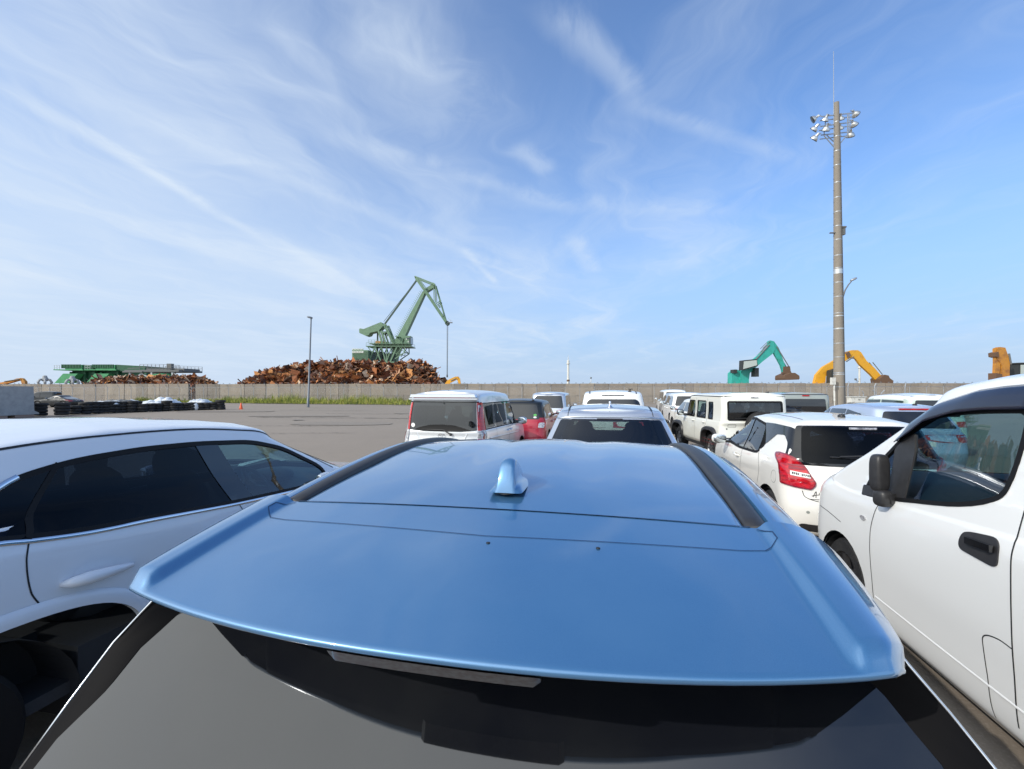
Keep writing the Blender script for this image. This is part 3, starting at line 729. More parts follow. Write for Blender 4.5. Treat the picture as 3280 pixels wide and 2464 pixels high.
# ---------------- blue car in front of the camera
L = 4.12; W = .90
c = Car('blue_car', 'metallic blue crossover seen from behind over its roof and spoiler, nearest the camera', 'car', lot(0, -.25), 12,
        shape(L, W, 1.50, belt=1.0, hood=.93, cowl=3.10, wind=2.28, roof_r=.70, glass_r=.23, tumble=.15, crown=.015, belt_rear=1.0, nr=4, nrg=6.5, cr=.20, bow=.02, edge=.07, roof_tab=[(.6, 1.405), (.9, 1.47), (1.2, 1.50), (1.5, 1.51), (1.75, 1.495), (2.28, 1.42)], n=(16, 44, 24)),
        'paint_blue', res=.03, arches=[(.86, .35, .40, .41, 2.2), (3.40, .35, .40, .41, 2.2)],
        holes=[('side', rp([(.50, 1.10), (.62, 1.34), (1.2, 1.42), (2.2, 1.42), (2.80, 1.10), (2.82, 1.03), (.60, 1.04)], .06)),
               ('front', rp([(-.66, 1.05), (-.55, 1.41), (.55, 1.41), (.66, 1.05)], .06))])
c.W = W; C_['blue'] = c
BZ = [(-.14, 1.391), (-.10, 1.397), (0, 1.418), (.2, 1.455), (.41, 1.488), (.6, 1.516), (.8, 1.538), (1.0, 1.556), (1.2, 1.566), (1.35, 1.564), (1.5, 1.556), (1.65, 1.543), (1.8, 1.521), (2.0, 1.482), (2.12, 1.452)]
def smo(tab, t, h=.09): return sum(interp(tab, t+o)*w_ for o, w_ in ((-h, .25), (-h/2, .5), (0, .5), (h/2, .5), (h, .25)))/2.0
def spoiler_pt(u, s, dz=0, dt=0):          # s 0 = rear edge, 1 = joint to the roof (lot coordinates, y = t+.25)
    te = -.10+.10*min(1, abs(u)/.69)**2.2+(.030*((abs(u)-.665)/.045)**2 if abs(u) > .665 else 0)
    t = te+(.408-te)*s; k = s
    au = abs(u); x = u
    z = smo(BZ, t)-.010*(min(au, .63)/.63)**2
    if au > .612:
        f = min(1, (au-.612)/.026); z += .021*(f*f*(3-2*f))*(1-.15*k)*min(1, s/.05)
    if au > .662:
        q = (au-.662)/.048; x = math.copysign(.662+(au-.662)*(.85+1.75*k**.75), u); z -= .022*q**2.*(1+k*2.2)
    return Vector((x, t+.25+dt, z+dz))
def us_list(): 
    a = [.05*i for i in range(12)]+[.58, .600, .612, .617, .622, .627, .632, .638, .646, .653, .658, .664, .672, .680, .688, .695, .701, .706, .710]
    return [-x for x in a[:0:-1]]+a
UL = us_list(); mb = MB(); rows = []
def clamp_corner(u): return 1
# the painted upper skin
S_ = [0, .02, .05, .1]+[.1+.9*i/16 for i in range(1, 17)]
edge_rows = [(-.0, -.019, .016), (0, -.015, .004), (0, -.009, -.003), (0, -.003, -.003)]
for s0, dz, dt in edge_rows: rows.append([spoiler_pt(u, 0, dz*(1 if abs(u) < .69 else .8), dt) for u in UL])
for s0 in S_: rows.append([spoiler_pt(u, s0) for u in UL])
nU = len(UL); mb.add([p for r_ in rows for p in r_], [(j*nU+i, j*nU+i+1, (j+1)*nU+i+1, (j+1)*nU+i) for j in range(len(rows)-1) for i in range(nU-1)])
# side skirts of the spoiler
for sg in (0, -1):
    A = [r_[sg] for r_ in rows[3:]]; B = [p+Vector((math.copysign(.002, p.x), .008, -.007-.035*i/len(A))) for i, p in enumerate(A)]
    mb.add(A+B, [(i, i+1, len(A)+i+1, len(A)+i) for i in range(len(A)-1)])
sp_ = mb.obj('spoiler', 'paint_blue', c.t, smooth=True, merge=.0004)
if sum(p.normal.z*p.area for p in sp_.data.polygons) < 0: sp_.data.flip_normals()
spb = BVHTree.FromPolygons([v.co[:] for v in sp_.data.vertices], [tuple(p.vertices) for p in sp_.data.polygons])
# dark underside
mb = MB(); rows = []
for k, (s0, dz) in enumerate([(-1, -.018), (.03, -.024), (.08, -.034), (.2, -.050), (.4, -.065), (.7, -.08), (.95, -.11)]):
    rows.append([spoiler_pt(u, s0, dz) if s0 > 0 else spoiler_pt(u, 0, -.018, .014) for u in UL])
mb.add([p for r_ in rows for p in r_], [(j*nU+i, j*nU+i+1, (j+1)*nU+i+1, (j+1)*nU+i) for j in range(len(rows)-1) for i in range(nU-1)])
mb.obj('underside', 'seal', sp_, smooth=True)
# the high brake light under the edge
mb = MB(); v = []; N_ = 30
for i in range(N_+1):
    u = -.165+.345*i/N_; e = 1 if 0 < i < N_ else .5
    p = spoiler_pt(u, 0, -.0165, .002); q = spoiler_pt(u, 0, -.0165-.018*e, .012); v += [p, q+Vector((0, -.004, 0)), q+Vector((0, .03, 0))]
mb.add(v, [(3*i+k, 3*i+3+k, 3*i+4+k, 3*i+1+k) for i in range(N_) for k in (0, 1)]); mb.obj('brake_light', 'lens_smoke', sp_, smooth=30)
# main roof
mb = MB(); RU = [.0, .06, .12, .18, .24, .30, .36, .42, .47, .51, .54, .565, .58, .590, .5901]; T_ = [.413+(2.12-.413)*i/34 for i in range(35)]
RU = [-x for x in RU[:0:-1]]+RU
def roof_z(u, t):
    z = smo(BZ, t)-(.010+.010*min(1, max(0, t-.41)/.4))*(u/.59)**2
    # two shallow lengthwise swages in the pressing
    for cu in (-.20, .20):
        q = (abs(u)-abs(cu))/.05; z -= .006*math.exp(-q*q)*min(1, max(0, (t-.6)/.5))
    if abs(u) > .58: z -= .006*min(1, (abs(u)-.58)/.01)
    return z
rows = []
for t in T_: rows.append([Vector((u, t+.25, roof_z(u, t))) for u in RU])
nR = len(RU); mb.add([p for r_ in rows for p in r_], [(j*nR+i, j*nR+i+1, (j+1)*nR+i+1, (j+1)*nR+i) for j in range(len(rows)-1) for i in range(nR-1)])
rf = mb.obj('roof', 'paint_blue', c.t, smooth=True)
if sum(p.normal.z*p.area for p in rf.data.polygons) < 0: rf.data.flip_normals()
# channel floor, outer cant rails
for sg in (-1, 1):
    mb = MB(); prof = [(.585, -.030), (.648, -.030), (.650, -.012), (.655, -.003), (.668, -.001), (.685, -.005), (.705, -.014), (.722, -.026), (.742, -.034), (.760, -.050), (.776, -.074), (.790, -.110), (.797, -.150)]
    rows = [[Vector((sg*u*(1-.02*max(0, t-1.2)), t+.25, smo(BZ, t)+z-.010)) for u, z in prof] for t in T_]; k = len(prof)
    mb.add([p for r_ in rows for p in r_], [(j*k+i, j*k+i+1, (j+1)*k+i+1, (j+1)*k+i) for j in range(len(rows)-1) for i in range(k-1)])
    o = mb.obj('roof_rail_panel', 'paint_blue', c.t, smooth=50)
    if sum(p.normal.z*p.area for p in o.data.polygons) < 0: o.data.flip_normals()
    mb = MB(); TT = [t for t in T_ if t > .40]; prof = [(.593, -.020), (.594, -.006), (.600, .001), (.630, .003), (.641, 0), (.646, -.006), (.647, -.02)]
    rows = [[Vector((sg*u, t+.25, smo(BZ, t)+z-.008)) for u, z in prof] for t in TT]; k = len(prof)
    rows.insert(0, [Vector((p.x, p.y-.006, p.z-.012)) for p in rows[0]])
    mb.add([p for r_ in rows for p in r_], [(j*k+i, j*k+i+1, (j+1)*k+i+1, (j+1)*k+i) for j in range(len(rows)-1) for i in range(k-1)])
    o = mb.obj('roof_moulding', 'trim_black', c.t, smooth=50)
    if sum(p.normal.z*p.area for p in o.data.polygons) < 0: o.data.flip_normals()
# joint between spoiler and roof, and the pressed line of the insert
def sline(name, pts, w_, m, h=0.0012, par=None):
    mb = MB(); L_ = []
    P = dens(pts, .03, False)
    for i, p in enumerate(P):
        a, b = Vector(P[max(i-1, 0)]), Vector(P[min(i+1, len(P)-1)]); t = (b-a).normalized(); nn = Vector((-t.y, t.x))*w_/2
        for q in (Vector(p)+nn, Vector(p)-nn):
            hh = spb.ray_cast(Vector((q.x, q.y+.25, 3)), Vector((0, 0, -1))); z = hh[0].z if hh[0] else smo(BZ, q.y)-.01
            L_.append(Vector((q.x, q.y+.25, z+h)))
    mb.add(L_, [(2*i, 2*i+1, 2*i+3, 2*i+2) for i in range(len(P)-1)]); return mb.obj(name, m, par or c.t, smooth=True)
mb = MB(); v = []
for i in range(41):
    u = -.60+.03*i; z = smo(BZ, .41)-.010*(min(abs(u), .63)/.63)**2+.0016; v += [(u, .6578, z), (u, .6622, z)]
mb.add(v, [(2*i, 2*i+2, 2*i+3, 2*i+1) for i in range(40)]); mb.obj('joint', 'gap_blue', c.t, smooth=True)
sline('insert_line', [(-.600, .400), (-.632, .36), (-.632, .33), (-.60, .300), (-.55, .290), (0, .262), (.55, .290), (.60, .300), (.632, .33), (.632, .36), (.612, .400)], .0024, 'gap_blue', par=sp_)
for u, t in ((.015, .232), (.255, .245)):
    mb = MB(); z = spoiler_pt(u, (t+.1)/.51).z; mb.lathe([(.0001, .0015), (.0042, .0015), (.0046, .0)], (u, t+.25, z+.0005), 'Z', 12); mb.obj('washer_hole', 'gap', sp_, smooth=40)
# shark fin antenna
bx, by, bz = -.005, .835, smo(BZ, .56)-.004
mb = MB(); v = []; K = 15
secs = [(-.078, .0, .030, .018), (-.074, .020, .036, .018), (-.058, .054, .037, .017), (-.046, .066, .037, .016), (-.030, .070, .037, .015), (-.01, .066, .037, .014), (.03, .050, .036, .012), (.07, .030, .034, .009), (.10, .012, .028, .007), (.118, .0, .012, .004)]
prof_n = 21
for y, h, wb, wt in [tuple(1.28*q for q in e) for e in secs]:
    for k in range(prof_n):
        a = -1+2*k/(prof_n-1); s_ = abs(a)
        if s_ < .3: x_, zz = wt*math.sin(s_/.3*math.pi/2), h*(1-.10*(1-math.cos(s_/.3*math.pi/2)))
        elif s_ < .7: q = (s_-.3)/.4; x_, zz = wt*(1+.28*q), h*(.90-.60*q)
        else: q = (s_-.7)/.3; x_, zz = wt*1.28+(wb-wt*1.28)*q**.8, h*.30*(1-q)
        v.append((bx+math.copysign(x_, a), by+y, bz+.008+zz))
mb.add(v, [(j*prof_n+i, j*prof_n+i+1, (j+1)*prof_n+i+1, (j+1)*prof_n+i) for j in range(len(secs)-1) for i in range(prof_n-1)]+[tuple(range(prof_n))])
an = mb.obj('antenna', 'paint_blue', c.t, smooth=60, merge=.0003)
mb = MB(); mb.ellipsoid((bx, by+.025, bz+.004), (.050, .128, .007), 24, 6); mb.obj('gasket', 'trim_black', an, smooth=True)
# tailgate: black surround, glass, side blades
mb = MB(); nu_, nz_ = 36, 22; V_ = []
for j in range(nz_+1):
    z = .97+.47*j/nz_; hw = interp([(.97, .865), (1.03, .86), (1.11, .852), (1.19, .836), (1.257, .777), (1.315, .717), (1.375, .657), (1.44, .60)], z)
    for i in range(nu_+1):
        u = hw*(-1+2*i/nu_); y = .32+(z-1.144)/.93+.006*(abs(u)/.8)**3-.10*max(0, 1.144-z)+.10*(z-1.2)**2; V_.append((u, y, z))
mb.add(V_, [(j*(nu_+1)+i, j*(nu_+1)+i+1, (j+1)*(nu_+1)+i+1, (j+1)*(nu_+1)+i) for j in range(nz_) for i in range(nu_)])
g = mb.obj('rear_glass', 'glass_dark', c.t, smooth=True)
if sum(p.normal.y*p.area for p in g.data.polygons) > 0: g.data.flip_normals()
for sg in (-1, 1):
    O = [(.745, .50, 1.395), (.79, .43, 1.32), (.835, .40, 1.26), (.875, .365, 1.20), (.892, .285, 1.11), (.90, .20, 1.02)]
    I = [(.650, .585, 1.375), (.712, .525, 1.315), (.772, .465, 1.257), (.828, .390, 1.19), (.845, .305, 1.11), (.853, .215, 1.03)]
    mb = MB(); n_ = len(O); V_ = [(sg*(a-.02), y-.016, z) for a, y, z in I]+[(sg*(.4*a[0]+.6*b[0]), .4*a[1]+.6*b[1]-.016, .4*a[2]+.6*b[2]) for a, b in zip(I, O)]+[(sg*a, y, z) for a, y, z in O]
    mb.add(V_, [(r_*n_+i, r_*n_+i+1, (r_+1)*n_+i+1, (r_+1)*n_+i) for r_ in range(2) for i in range(n_-1)]); o = mb.obj('side_blade', 'blade_black', c.t, smooth=True)
    if sum(p.normal.y*p.area for p in o.data.polygons) > 0: o.data.flip_normals()
    mb = MB(); A_ = [(.690, .275, 1.380), (.722, .36, 1.392), (.752, .46, 1.404), (.765, .56, 1.415)]; B_ = [(.692, .28, 1.374), (.738, .348, 1.347), (.790, .432, 1.316), (.800, .52, 1.335)]; C_f = [(.60, .33, 1.376), (.64, .42, 1.37), (.66, .50, 1.36), (.68, .58, 1.36)]
    mb.add([(sg*a, y, z) for a, y, z in A_+B_+C_f], [(i, i+1, 5+i, 4+i) for i in range(3)]+[(4+i, 5+i, 9+i, 8+i) for i in range(3)]); mb.obj('side_fin', 'blade_black', c.t, smooth=40)
    mb = MB(); mb.tube([(sg*a, y, z) for a, y, z in O], .0028, 6); mb.obj('blade_edge', 'chrome_dim', c.t, smooth=True)  # thin metal strip added for the sunlit glint along the body edge
    mb = MB(); F_ = [(.742, 1.41), (.785, 1.34), (.825, 1.27), (.862, 1.20), (.882, 1.11), (.892, 1.02)]
    V_ = []
    for (a, y, z), (u2, z2) in zip(O, F_):
        for t_ in (0, .12, .3, .55, 1): V_.append((sg*(a+(u2-a)*t_**.6+.002), y+.004+(.95-y)*t_, z+(z2-z)*t_**.8))
    mb.add(V_, [(i*5+k, i*5+k+1, i*5+k+6, i*5+k+5) for i in range(n_-1) for k in range(4)]); o = mb.obj('quarter_panel', 'paint_blue', c.t, smooth=True)
    if sum(p.normal.x*sg*p.area for p in o.data.polygons) < 0: o.data.flip_normals()
c.patch('tail_light', 'rear', rp([(-.80, .84), (-.80, .95), (-.40, .93), (-.40, .86)], .03), 'lens_red', .006)
c.patch('tail_light', 'rear', rp([(.80, .84), (.80, .95), (.40, .93), (.40, .86)], .03), 'lens_red', .006)
c.window('front', rp([(-.66, 1.05), (-.55, 1.41), (.55, 1.41), (.66, 1.05)], .06), 'glass_green', 'windshield')
for sd_ in ('left', 'right'):
    c.window(sd_, rp([(.50, 1.10), (.62, 1.34), (1.2, 1.42), (2.2, 1.42), (2.80, 1.10), (2.82, 1.03), (.60, 1.04)], .06), 'glass_priv')
    c.line('door_gap', sd_, [(2.42, 1.02), (2.36, .9), (2.36, .4)], .007, 'gap'); c.line('door_gap', sd_, [(1.45, 1.02), (1.5, .8), (1.45, .4)], .007, 'gap')
    c.handle(sd_, 1.75, .93); c.handle(sd_, 1.0, .95); c.door_mirror(sd_, 2.75, 1.05)
c.patch('grille', 'front', rp([(-.6, .35), (-.66, .62), (.66, .62), (.6, .35)], .05), 'trim_black', .004)
for sg in (-1, 1): c.patch('headlight', 'front', rp([(sg*.80, .70), (sg*.78, .82), (sg*.45, .78), (sg*.45, .70)], .03), 'lens_clear', .004)
c.wheels((.86, 3.40), .335); c.under(L, W, (.86, 3.40), .335); c.interior(L, W, (2.0, 1.15), 2.55, 1.0)

# ---------------- white crossover on the left
L = 4.55; W = .93
winL = [(.30, 1.20), (.62, 1.23), (.95, 1.33), (1.04, 1.38), (1.13, 1.41), (1.33, 1.445), (1.66, 1.46), (2.03, 1.45), (2.5, 1.41), (2.83, 1.32), (3.24, 1.10), (3.26, .98), (3.13, .96), (2.17, 1.02), (1.58, 1.075), (1.27, 1.10), (1.03, 1.135), (.93, 1.155), (.5, 1.165)]
winL = [(.50, 1.165), (.60, 1.17), (.95, 1.33), (1.04, 1.38), (1.13, 1.41), (1.33, 1.445), (1.66, 1.46), (2.03, 1.45), (2.5, 1.41), (2.83, 1.32), (3.24, 1.10), (3.26, .98), (3.13, .96), (2.17, 1.02), (1.58, 1.075), (1.27, 1.10), (1.03, 1.135), (.93, 1.155)]
c = Car('white_car', 'pale white coupe-like crossover on the left with dark privacy windows and chrome belt line', 'car', lot(-2.2-W, -.25), 12,
        shape(L, W, 1.60, belt=.97, hood=.97, cowl=3.85, wind=2.95, roof_r=.75, glass_r=.22, tumble=.20, crown=.03, belt_rear=1.14, nr=2.8, nrg=2.8, cr=.34, bow=.03,
              belt_tab=[(0, 1.15), (.9, 1.15), (1.58, 1.07), (2.2, 1.02), (3.3, .96)], roof_tab=[(.5, 1.46), (.8, 1.535), (1.1, 1.575), (1.5, 1.60), (1.9, 1.59), (2.3, 1.56), (2.62, 1.52), (2.95, 1.45)], edge=.085, n=(16, 56, 26), cfw=.34),
        'paint_pearl', res=.028, arches=[(.80, .36, .43, .72, 3.), (3.62, .36, .42, .44, 2.3)],
        holes=[('side', rp(winL, .12)), ('front', rp([(-.70, 1.03), (-.58, 1.44), (.58, 1.44), (.70, 1.03)], .06)), ('rear', rp([(-.62, 1.14), (-.52, 1.43), (.52, 1.43), (.62, 1.14)], .06))])
c.W = W; C_['left'] = c
c.window('front', rp([(-.70, 1.03), (-.58, 1.44), (.58, 1.44), (.70, 1.03)], .06), 'glass_clear', 'windshield'); c.window('rear', rp([(-.62, 1.14), (-.52, 1.43), (.52, 1.43), (.62, 1.14)], .06), 'glass_mid', 'rear_glass')
for sd_ in ('right', 'left'):
    q3 = [(.50, 1.165), (.60, 1.17), (.95, 1.33), (1.04, 1.38), (1.13, 1.41), (1.235, 1.428), (1.02, 1.137), (.93, 1.155)]
    q2 = [(1.25, 1.43), (1.33, 1.445), (1.66, 1.46), (2.02, 1.45), (2.17, 1.02), (1.58, 1.075), (1.27, 1.10), (1.04, 1.135)]
    q1 = [(2.15, 1.44), (2.5, 1.41), (2.83, 1.32), (3.24, 1.10), (3.26, .98), (3.13, .96), (2.32, 1.01)]
    c.patch('pillar_trim', sd_, rp([(2.00, 1.455), (2.17, 1.445), (2.34, 1.01), (2.15, 1.02)], .005), 'gloss_black', .001, skirt=.01)
    c.patch('window', sd_, rp(q3, .02), 'glass_priv', .003); c.patch('window', sd_, rp(q2, .02), 'glass_priv', -.004); g1 = c.patch('window', sd_, rp(q1, .02), 'glass_clear', -.004)
    c.band('window_frame', sd_, rp(winL, .12), .020, 'seal', .004, outer=.008)
    c.line('door_gap', sd_, [(1.245, 1.435), (1.03, 1.14)], .024, 'seal', .006)
    c.line('belt_moulding', sd_, [(.48, 1.155), (.75, 1.155), (.93, 1.147), (1.03, 1.127), (1.27, 1.092), (1.58, 1.067), (2.17, 1.012), (3.13, .952), (3.25, .945)], .020, 'chrome', .004, h=.008)
    c.line('quarter_moulding', sd_, [(.50, 1.165), (.62, 1.185), (.80, 1.255), (.95, 1.325), (1.04, 1.376), (1.085, 1.397)], .026, 'chrome', .004, h=.008)
    c.line('roof_ditch', sd_, [(.70, 1.475), (1.05, 1.527), (1.43, 1.548), (1.99, 1.54), (2.4, 1.50), (2.67, 1.455), (3.0, 1.30), (3.4, 1.06)], .010, 'gap', .002)
    c.line('door_gap', sd_, [(1.03, 1.125), (1.01, 1.05), (1.02, .91), (1.05, .84)], .007, 'gap'); c.line('door_gap', sd_, [(2.19, 1.01), (2.25, .85), (2.22, .4)], .007, 'gap'); c.line('door_gap', sd_, [(3.2, .94), (3.28, .8), (3.22, .4)], .007, 'gap')
    sg = 1 if sd_ == 'right' else -1
    tb = MB(); v = []
    for a in range(0, 181, 5):
        ca, sa = math.copysign(abs(math.cos(R(a)))**(2/3.), math.cos(R(a))), abs(math.sin(R(a)))**(2/3.)
        for q, o_ in ((1.0, -.02), (1.0, .016), (1.05, .017), (1.13, .013), (1.15, .001)): v.append(c.hit(sd_, sg*(.80+(.72+.43*(q-1))*ca), .36+.43*q*sa, o_))
    tb.add(v, [(i*5+k, i*5+k+1, i*5+k+6, i*5+k+5) for i in range(36) for k in range(4)]); tb.obj('arch_trim', 'paint_pearl', c.t, smooth=60)
    hb = MB()
    sg = 1 if sd_ == 'right' else -1
    rec = c.patch('handle_recess', sd_, rp([(1.17, .905), (1.20, .950), (1.29, .965), (1.38, .925), (1.34, .885), (1.24, .875)], .03), 'paint_silver_dark', .002); rec.data.materials[0] = M['paint_pearl']
    P = [(1.13, .895, .0, .010), (1.155, .895, .026, .024), (1.215, .893, .040, .031), (1.29, .889, .045, .027), (1.37, .882, .038, .020), (1.435, .874, .020, .013), (1.455, .871, .0, .008)]
    hb.tube([c.hit(sd_, sg*y, z, o_) for y, z, o_, r_ in P], [r_ for *_, r_ in P], 12); hb.obj('door_handle', c.pnt, c.t, smooth=True)
    c.handle(sd_, 2.0, .90, .28); c.door_mirror(sd_, 3.12, 1.0, .05, (.05, .10, .07))
c.wheels((.66, 3.62), .36, .235, 'seal', 'seal'); c.under(L, W, (.80, 3.62), .36); c.interior(L, W, (2.35, 1.45), 3.05, 1.00); c.rear_view_mirror(2.78, 1.38)  # tyres and rims near-black: the deep shade of the arch put into their colour
for sg in (-1, 1):
    c.patch('tail_light', 'rear', rp([(sg*.86, .86), (sg*.84, .98), (sg*.45, .96), (sg*.45, .90)], .03), 'lens_red', .005); c.patch('headlight', 'front', rp([(sg*.84, .72), (sg*.82, .84), (sg*.5, .80), (sg*.5, .74)], .03), 'lens_clear', .005)

# ---------------- white van on the right
L = 4.42; W = .85
winN = [(3.07, 1.46), (2.97, 1.56), (2.8, 1.64), (2.53, 1.685), (2.3, 1.70), (2.11, 1.71), (2.125, 1.55), (2.16, 1.33), (2.20, 1.26), (2.33, 1.20), (2.51, 1.15), (3.03, 1.06), (3.37, 1.02), (3.35, 1.09), (3.27, 1.27)]
c = Car('white_van', 'white compact van on the right with open front side window, black mirror and handle', 'van', lot(2.1+W, -.25), 12,
        shape(L, W, 1.91, belt=1.05, hood=1.06, sill=.17, cowl=4.03, wind=2.95, roof_r=.14, glass_r=.04, tumble=.13, crown=.02, nr=4.5, nrg=5, cr=.22, cf=.50, nf=2.5, bow=.012, cfw=.20, edge=.10, drop_f=.05, drop_r=.01,
              belt_tab=[(0, 1.10), (2.1, 1.10), (3.0, 1.04), (3.5, 1.01), (3.72, 1.01)], roof_tab=[(0, 1.90), (1.0, 1.915), (1.8, 1.915), (2.1, 1.91), (2.4, 1.89), (2.68, 1.85), (2.95, 1.77)], n=(14, 56, 30)),
        'paint_white', res=.028, arches=[(.62, .30, .35, .36, 2), (3.63, .30, .355, .36, 2)],
        holes=[('side', rp(winN, .10)), ('front', rp([(-.70, 1.10), (-.56, 1.72), (.56, 1.72), (.70, 1.10)], .06))])
c.W = W; C_['van'] = c
c.window('front', rp([(-.70, 1.10), (-.56, 1.72), (.56, 1.72), (.70, 1.10)], .06), 'glass_clear', 'windshield')
for sd_ in ('left', 'right'):
    sg = 1 if sd_ == 'right' else -1; H_ = lambda y, z, o_: c.hit(sd_, sg*y, z, o_)
    c.patch('window', sd_, rp([(2.99, 1.49), (2.8, 1.62), (2.53, 1.67), (2.12, 1.69), (2.135, 1.55), (2.17, 1.33), (2.21, 1.26), (2.33, 1.205), (2.51, 1.158), (2.90, 1.095)], .03), 'glass_clear', -.006)
    c.patch('quarter_window', sd_, rp([(3.02, 1.44), (3.04, 1.09), (3.33, 1.06), (3.25, 1.27)], .02), 'glass_green', -.006)
    c.patch('corner_trim', sd_, rp([(2.93, 1.52), (3.06, 1.46), (3.11, 1.39), (3.08, 1.06), (2.90, 1.08), (2.90, 1.40)], .01), 'trim_black', .004, skirt=.012)
    c.patch('mirror_base', sd_, rp([(3.06, 1.055), (3.07, 1.12), (3.39, 1.09), (3.38, 1.015)], .02), 'trim_black', .006, skirt=.012)
    c.band('window_frame', sd_, rp(winN, .10), .018, 'seal', .005, outer=.007)
    # rain visor: bulging dark strip along the top of the window
    top = [(3.10, 1.45), (2.98, 1.59), (2.76, 1.72), (2.46, 1.80), (2.30, 1.82), (2.08, 1.835)]; bot = [(3.06, 1.44), (2.92, 1.52), (2.80, 1.60), (2.56, 1.665), (2.35, 1.69), (2.08, 1.705)]
    vb = MB(); v = []; T2 = dens(top, .04, False); nT = len(T2)
    for i in range(nT):
        s_ = i/(nT-1)*(len(bot)-1); k = min(int(s_), len(bot)-2); f = s_-k
        st = i/(nT-1)*(len(top)-1); k2 = min(int(st), len(top)-2); f2 = st-k2
        a = Vector(top[k2]).lerp(Vector(top[k2+1]), f2); b = Vector(bot[k]).lerp(Vector(bot[k+1]), f)
        for j, o_ in ((0, .003), (.15, .018), (.5, .034), (.85, .042), (1, .043)):
            p = a.lerp(b, j); v.append(H_(p.x, p.y, o_))
    vb.add(v, [(i*5+j, i*5+j+1, i*5+j+6, i*5+j+5) for i in range(nT-1) for j in range(4)]); vo = vb.obj('rain_visor', 'visor_dark', c.t, smooth=True)
    mod = vo.modifiers.new('thick', 'SOLIDIFY'); mod.thickness = .003
    # lines
    c.line('door_gap', sd_, [(3.12, 1.045), (3.17, .92), (3.20, .79), (3.19, .55), (3.17, .30)], .007, 'gap')
    c.line('door_gap', sd_, [(2.03, 1.74), (2.05, 1.39), (2.06, 1.11), (2.045, .86), (2.03, .61), (2.02, .25)], .008, 'gap')
    c.line('fuel_flap', sd_, [(2.03, .605), (2.10, .61), (2.17, .595), (2.20, .57), (2.20, .52), (2.19, .44), (2.18, .38), (2.17, .24), (2.16, .20)], .006, 'gap')
    c.line('sill_crease', sd_, [(3.15, .352), (2.5, .345), (1.9, .345), (1.0, .345)], .014, c.pnt, .001, h=.007)
    c.line('slide_rail', sd_, [(.25, .98), (1.85, .98)], .02, 'gap', .002)
    # recessed black door handle
    ho = c.patch('door_handle', sd_, rp([(2.375, .985), (2.36, 1.045), (2.31, 1.062), (2.16, 1.082), (2.125, 1.05), (2.122, .955), (2.15, .94), (2.36, .955)], .03), 'trim_black', .007, skirt=.012)
    pm = MB(); pm.beam(H_(2.30, 1.018, .022), H_(2.14, 1.025, .022), .02, .034); pm.obj('pull', 'gloss_black', ho)
    io = c.patch('side_indicator', sd_, [(3.30+.035*math.cos(R(a)), .862+.016*math.sin(R(a))) for a in range(0, 360, 30)], 'lens_clear', .008, step=.02, skirt=.006)
    # big upright mirror: shell, lower arm housing
    p0 = H_(3.06, 1.20, 0); cc_ = p0+Vector((sg*.080, -.02, .035))
    mm_ = MB(); rot = Matrix.Rotation(R(-14*sg), 3, 'Z')
    mm_.ellipsoid(cc_+Vector((sg*.01, .01, 0)), (.050, .046, .128), 22, 16, .5, rot); mo = mm_.obj('door_mirror', 'trim_black', c.t, smooth=60)
    m2_ = MB(); m2_.ellipsoid(cc_+Vector((sg*.005, -.02, -.165)), (.045, .050, .056), 14, 10, .55, rot); m2_.beam(cc_+Vector((0, -.03, -.16)), p0+Vector((-sg*.03, 0, -.12)), .09, .07); m2_.obj('mirror_arm', 'trim_black', mo, smooth=60)
c.patch('headlight', -142, rp([(2.88, .74), (3.08, .70), (3.10, .86), (2.92, .98), (2.86, .90)], .03), 'lens_clear', .005)
c.patch('headlight', 142, rp([(-3.08, .70), (-2.88, .74), (-2.86, .90), (-2.92, .98), (-3.10, .86)], .03), 'lens_clear', .005)
c.patch('grille', 'front', rp([(-.40, .60), (-.45, .76), (.45, .76), (.40, .60)], .04), 'trim_black', .004)
c.line('bumper_gap', 'left', [(3.62, .74), (3.85, .77), (4.0, .78)], .006, 'gap')
c.wheels((.62, 3.63), .30, .19, 'trim_black'); c.under(L, W, (.62, 3.63), .30); c.interior(L, W, (2.45,), 3.05, 1.16, hrz=.24, mm='cabin_blue')
mb = MB(); mb.tube([(.05, 3.66, 1.115), (.45, 3.50, 1.16)], .009, 6); mb.tube([(-.5, 3.66, 1.115), (-.05, 3.52, 1.16)], .009, 6); mb.obj('wipers', 'trim_black', c.t)
c.rear_view_mirror(2.9, 1.66)

